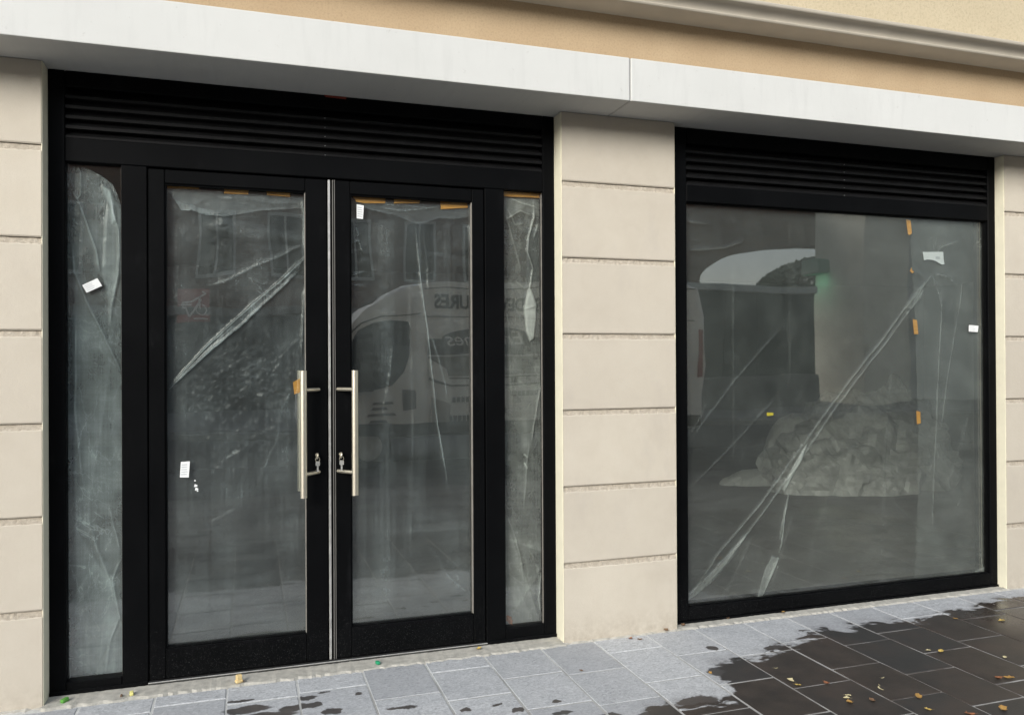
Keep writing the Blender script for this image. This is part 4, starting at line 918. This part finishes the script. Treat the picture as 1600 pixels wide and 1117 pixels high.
def text(body, x_right, x_left, z0, z1, y, mat, parent, shear=0.0, off=.0, name='lettering'):
    """lettering that reads from x_left towards x_right (smaller x) when seen from the shop"""
    cu = bpy.data.curves.new('lettering', 'FONT'); cu.body = body; cu.size = 1; cu.extrude = .004; cu.shear = shear; cu.offset = off
    o = bpy.data.objects.new('lettering_curve', cu); COL.objects.link(o); bpy.context.view_layer.update()
    me = bpy.data.meshes.new_from_object(o.evaluated_get(bpy.context.evaluated_depsgraph_get()))
    bpy.data.objects.remove(o)
    xs_ = [v.co.x for v in me.vertices]; ys_ = [v.co.y for v in me.vertices]; a, b, c, d = min(xs_), max(xs_), min(ys_), max(ys_)
    for v in me.vertices:
        fx = (v.co.x-a)/(b-a); fz = (v.co.y-c)/(d-c)
        v.co = Vector((x_left+(x_right-x_left)*fx, y+v.co.z, z0+(z1-z0)*fz))-parent.location
    me.materials.append(mat); t = bpy.data.objects.new(name, me); return put(t, parent)
text('DEVANTURES', 2.79, 4.23, 2.25, 2.49, VY+.012, vink, van, off=.035)
text('S', 4.42, 4.57, 2.25, 2.49, VY+.012, vink, van, off=.035)
text('Enseignes', 2.94, 4.19, 1.64, 1.90, VY+.022, vanw, van, shear=.35)
for wx in (1.75, 6.15):
    for yy in (VY-.12, VY-1.93):
        w = MB().tube((wx, yy-.11, .21), (wx, yy+.11, .21), .34, 28); w = vloc(w, 'wheel', vanb, sm=True)
        hb = MB().tube((wx, yy-.12, .21), (wx, yy+.12, .21), .20, 20)
        for v in hb.bm.verts: v.co -= van.location
        hb.build('rim', ALU, w)
panel([(.84, .98), (1.05, 1.22), (1.18, 1.26), (1.02, 1.0)], 'headlight', plain('lamp_glass', (.5, .52, .55), .1), .0, .015)
panel([(.78, .34), (7.45, .34), (7.45, .52), (.78, .52)], 'sill_moulding', vanb, .0, .02)
panel([(7.40, 1.2), (7.50, 1.2), (7.47, 2.0), (7.38, 2.0)], 'tail_lamp', plain('red_lens', (.3, .02, .02), .2), .0, .015)
panel([(1.62, 1.02), (1.80, 1.02), (1.80, 1.42), (1.62, 1.42)], 'wing_mirror', vanb, .0, .22)
_ws = vloc(MB().raw([(1.13, VY-.15, 1.44), (1.13, VY-1.9, 1.44), (1.96, VY-1.85, 2.50), (1.96, VY-.2, 2.50)], [(0, 1, 2, 3)]), 'windscreen', vang)
_ws.location = (-.02, 0, .01)

# brick terrace opposite with an arched passage
bb = thing('brick_terrace', 'long dark brick building across the street, seen mirrored in the glass', 'building', (4, -22, 0))
bo = Vector((4, -22, 0))
def bpart(m, name, mat, parent=bb):
    for v in m.bm.verts: v.co -= bo
    return m.build(name, mat, parent)
AX, AR, AZ = 21.4, 5.6, 4.4    # arch centre, half span, springing
m = MB(); m.box(-34, AX-AR, -22.9, -22, 0, 8.2); m.box(AX+AR, 60, -22.9, -22, 0, 8.2)
N = 28
for i in range(N):
    a0, a1 = math.pi-math.pi*i/N, math.pi-math.pi*(i+1)/N
    p0 = (AX+AR*math.cos(a0), AZ+1.5*math.sin(a0)); p1 = (AX+AR*math.cos(a1), AZ+1.5*math.sin(a1))
    m.prism([p0, p1, (p1[0], 8.2), (p0[0], 8.2)], -22.9, -22)
bpart(m, 'wall', BRICK)
bpart(MB().box(-34, 15.7, -22.02, -21.86, 2.95, 3.20, .02), 'string_course', plain('grey_stone_band', (.22, .21, .2), .8))
bpart(MB().box(-34, 60, -22.05, -21.75, 7.95, 8.25, .03), 'eaves', plain('zinc_eaves', (.16, .17, .18), .6))
bpart(MB().box(-34, 15.7, -22.0, -21.95, 0, 2.92), 'dark_shopfronts', plain('dark_shopfront', (.035, .04, .045), .4, var=.4, scale=.6))
wf = plain('window_white', (.4, .4, .38), .6)
for i in range(12):
    x = -9.3+i*2.1
    if x > 15: break
    for z in (4.1,):
        f = bpart(MB().box(x-.55, x+.55, -22.0, -21.94, z, z+.1).box(x-.55, x+.55, -22, -21.94, z+1.9, z+2.0).box(x-.55, x-.47, -22, -21.94, z+.1, z+1.9).box(x+.47, x+.55, -22, -21.94, z+.1, z+1.9).box(x-.03, x+.03, -22, -21.95, z+.1, z+1.9), 'window', wf)
        m = MB().box(x-.47, x+.47, -21.995, -21.985, z+.1, z+1.9)
        for v in m.bm.verts: v.co -= bo
        m.build('window_pane', vang, f)
# red shop sign with a line drawing of a bicycle
rsx, rsz = -1.49, 3.25
rs_ = thing('shop_sign', 'red square shop sign with pale bicycle line drawing on the brick building opposite', 'sign', (rsx, -21.9, rsz))
MB().box(-.50, .50, -.04, .03, -.52, .50, .01).build('sign_board', plain('red_sign', (.38, .10, .09), .5), rs_)
m = MB(); Lc = [((.40, .34), (.20, .22)), ((.20, .22), (-.02, .10)), ((.28, .40), (.40, .34)), ((.26, .16), (-.12, -.36)), ((-.12, -.36), (-.24, -.10)), ((-.24, -.10), (-.36, -.10)), ((.02, .10), (-.36, .04)), ((-.04, .0), (-.40, -.02)), ((.44, -.42), (.02, -.42)), ((.20, .22), (.22, -.12))]
for (a, b) in Lc: m.tube((a[0], .04, a[1]), (b[0], .04, b[1]), .028, 6)
for i in range(18):
    a, b = i/18*2*math.pi, (i+1)/18*2*math.pi
    m.tube((.26+.15*math.cos(a), .04, -.14+.15*math.sin(a)), (.26+.15*math.cos(b), .04, -.14+.15*math.sin(b)), .014, 6)
m.build('bicycle_drawing', plain('pale_paint', (.80, .74, .70), .6), rs_)
# green hoarding with pale coping
hoard = plain('dark_green_hoarding', (.030, .050, .044), .6, var=.2, scale=2)
gh = thing('site_hoarding', 'dark green hoarding with pale coping across the street, mirrored in the shop window', 'hoarding', (15, -17.6, 0))
for i in range(6):
    MB().box(-4.25+i*1.1, -4.25+i*1.1+1.09, -.06, .06, .95, 3.55, .006).build('hoarding_panel', hoard, gh)
MB().box(-4.3, 2.38, -.16, .16, 3.56, 3.78, .02).build('coping', plain('pale_coping', (.42, .45, .44), .8), gh)
MB().box(-4.3, 2.38, -.2, .2, 0, .94, .02).build('plinth', plain('grey_plinth', (.17, .18, .175), .85, var=.2, scale=3), gh)
# stone gate pillar with green lamp
gp = thing('gate_pillar', 'broad pale rendered pillar with a green lamp box across the street, mirrored in the window', 'pillar', (20.24, -17.5, 0))
pil = plain('pillar_render', (.74, .72, .62), .9, var=.1, scale=2)
MB().box(-.86, .86, -2.6, .0, .0, 8.0, .02).build('shaft', pil, gp)
MB().box(-.92, .92, -2.66, .05, .0, .36, .02).build('base', pil, gp)
rw = thing('rendered_wall', 'tall grey rendered wall beyond the pale pillar across the street, mirrored in the window', 'wall', (30, -18.2, 0))
MB().box(-8.88, 20, -.5, .0, 0, 7.6, .02).build('wall_face', plain('grey_render', (.52, .53, .50), .9, var=.12, scale=1.2), rw)
MB().box(-8.9, 20, -.55, .05, 7.601, 7.8, .02).build('coping', CORN, rw)
lp = thing('green_lamp', 'small green lit lamp box on the corner of the rendered pillar', 'lamp', (19.12, -19.85, 4.75))
MB().box(-.25, .25, -.35, .55, -.25, .25, .03).build('lamp_housing', plain('green_lamp_case', (.22, .36, .30), .4), lp)
em = NT('green_lamp_glow'); em.set(Base_Color=(.1, .5, .3), Emission_Color=(.12, .75, .42), Emission_Strength=.03)
MB().box(-.20, .20, -.30, .20, -.275, -.251, .01).build('lamp_lens', em.m, lp)
lg = bpy.data.lights.new('green_lamp_light', 'AREA'); lg.energy = 2.5; lg.color = (.2, 1, .6); lg.size = .5
lgo = bpy.data.objects.new('green_lamp_light', lg); COL.objects.link(lgo); lgo.parent = lp; lgo.location = (-.25, .1, -.5); lgo.rotation_euler = (0, R(-40), 0)
# trees beyond the arch
bark = plain('bark', (.05, .04, .03), .9); leafg = plain('clipped_leaves', (.11, .14, .10), .7, var=.3, scale=3)
def tree(x, y, h, r, label, n=14000, seed=1):
    t = thing('street_tree', label, 'tree', (x, y, 0)); rg = random.Random(seed)
    m = MB().tube((0, 0, -.1), (0, 0, h*.55), .22, 10, .15)
    for i in range(9):
        a = i*2.4; m.tube((0, 0, h*(.35+.02*i)), (r*.6*math.cos(a), r*.6*math.sin(a), h*(.6+.03*i)), .07, 6, .02)
    m.build('trunk', bark, t)
    vs = []; fs = []
    for i in range(n):
        d = Vector((rg.gauss(0, 1), rg.gauss(0, 1), rg.gauss(0, 1))).normalized()*r*(.82+.18*rg.random()**.4); d.z *= .82
        c = d+Vector((0, 0, h-r*.8)); s = rg.uniform(.07, .15); u = Vector((rg.gauss(0, 1), rg.gauss(0, 1), rg.gauss(0, 1))).normalized(); w = u.orthogonal().normalized()
        b = len(vs); vs += [c-u*s, c+w*s*.6, c+u*s, c-w*s*.6]; fs.append((b, b+1, b+2, b+3))
    me = bpy.data.meshes.new('crown'); me.from_pydata(vs, [], fs); me.materials.append(leafg); put(bpy.data.objects.new('crown', me), t)
tree(28.2, -31, 6.7, 3.5, 'round clipped green tree beyond the arched passage')
bt = thing('bare_tree', 'bare thin branched tree beyond the arched passage', 'tree', (19.6, -31, 0))
m = MB().tube((0, 0, -.1), (0, 0, 4.0), .12, 8, .09)
rg = random.Random(2)
for i in range(12): m.tube((0, 0, 3.2+.06*i), (rg.uniform(-1.3, 1.3), rg.uniform(-.6, .6), rg.uniform(6.2, 8.5)), .035, 5, .012)
m.build('trunk', bark, bt)
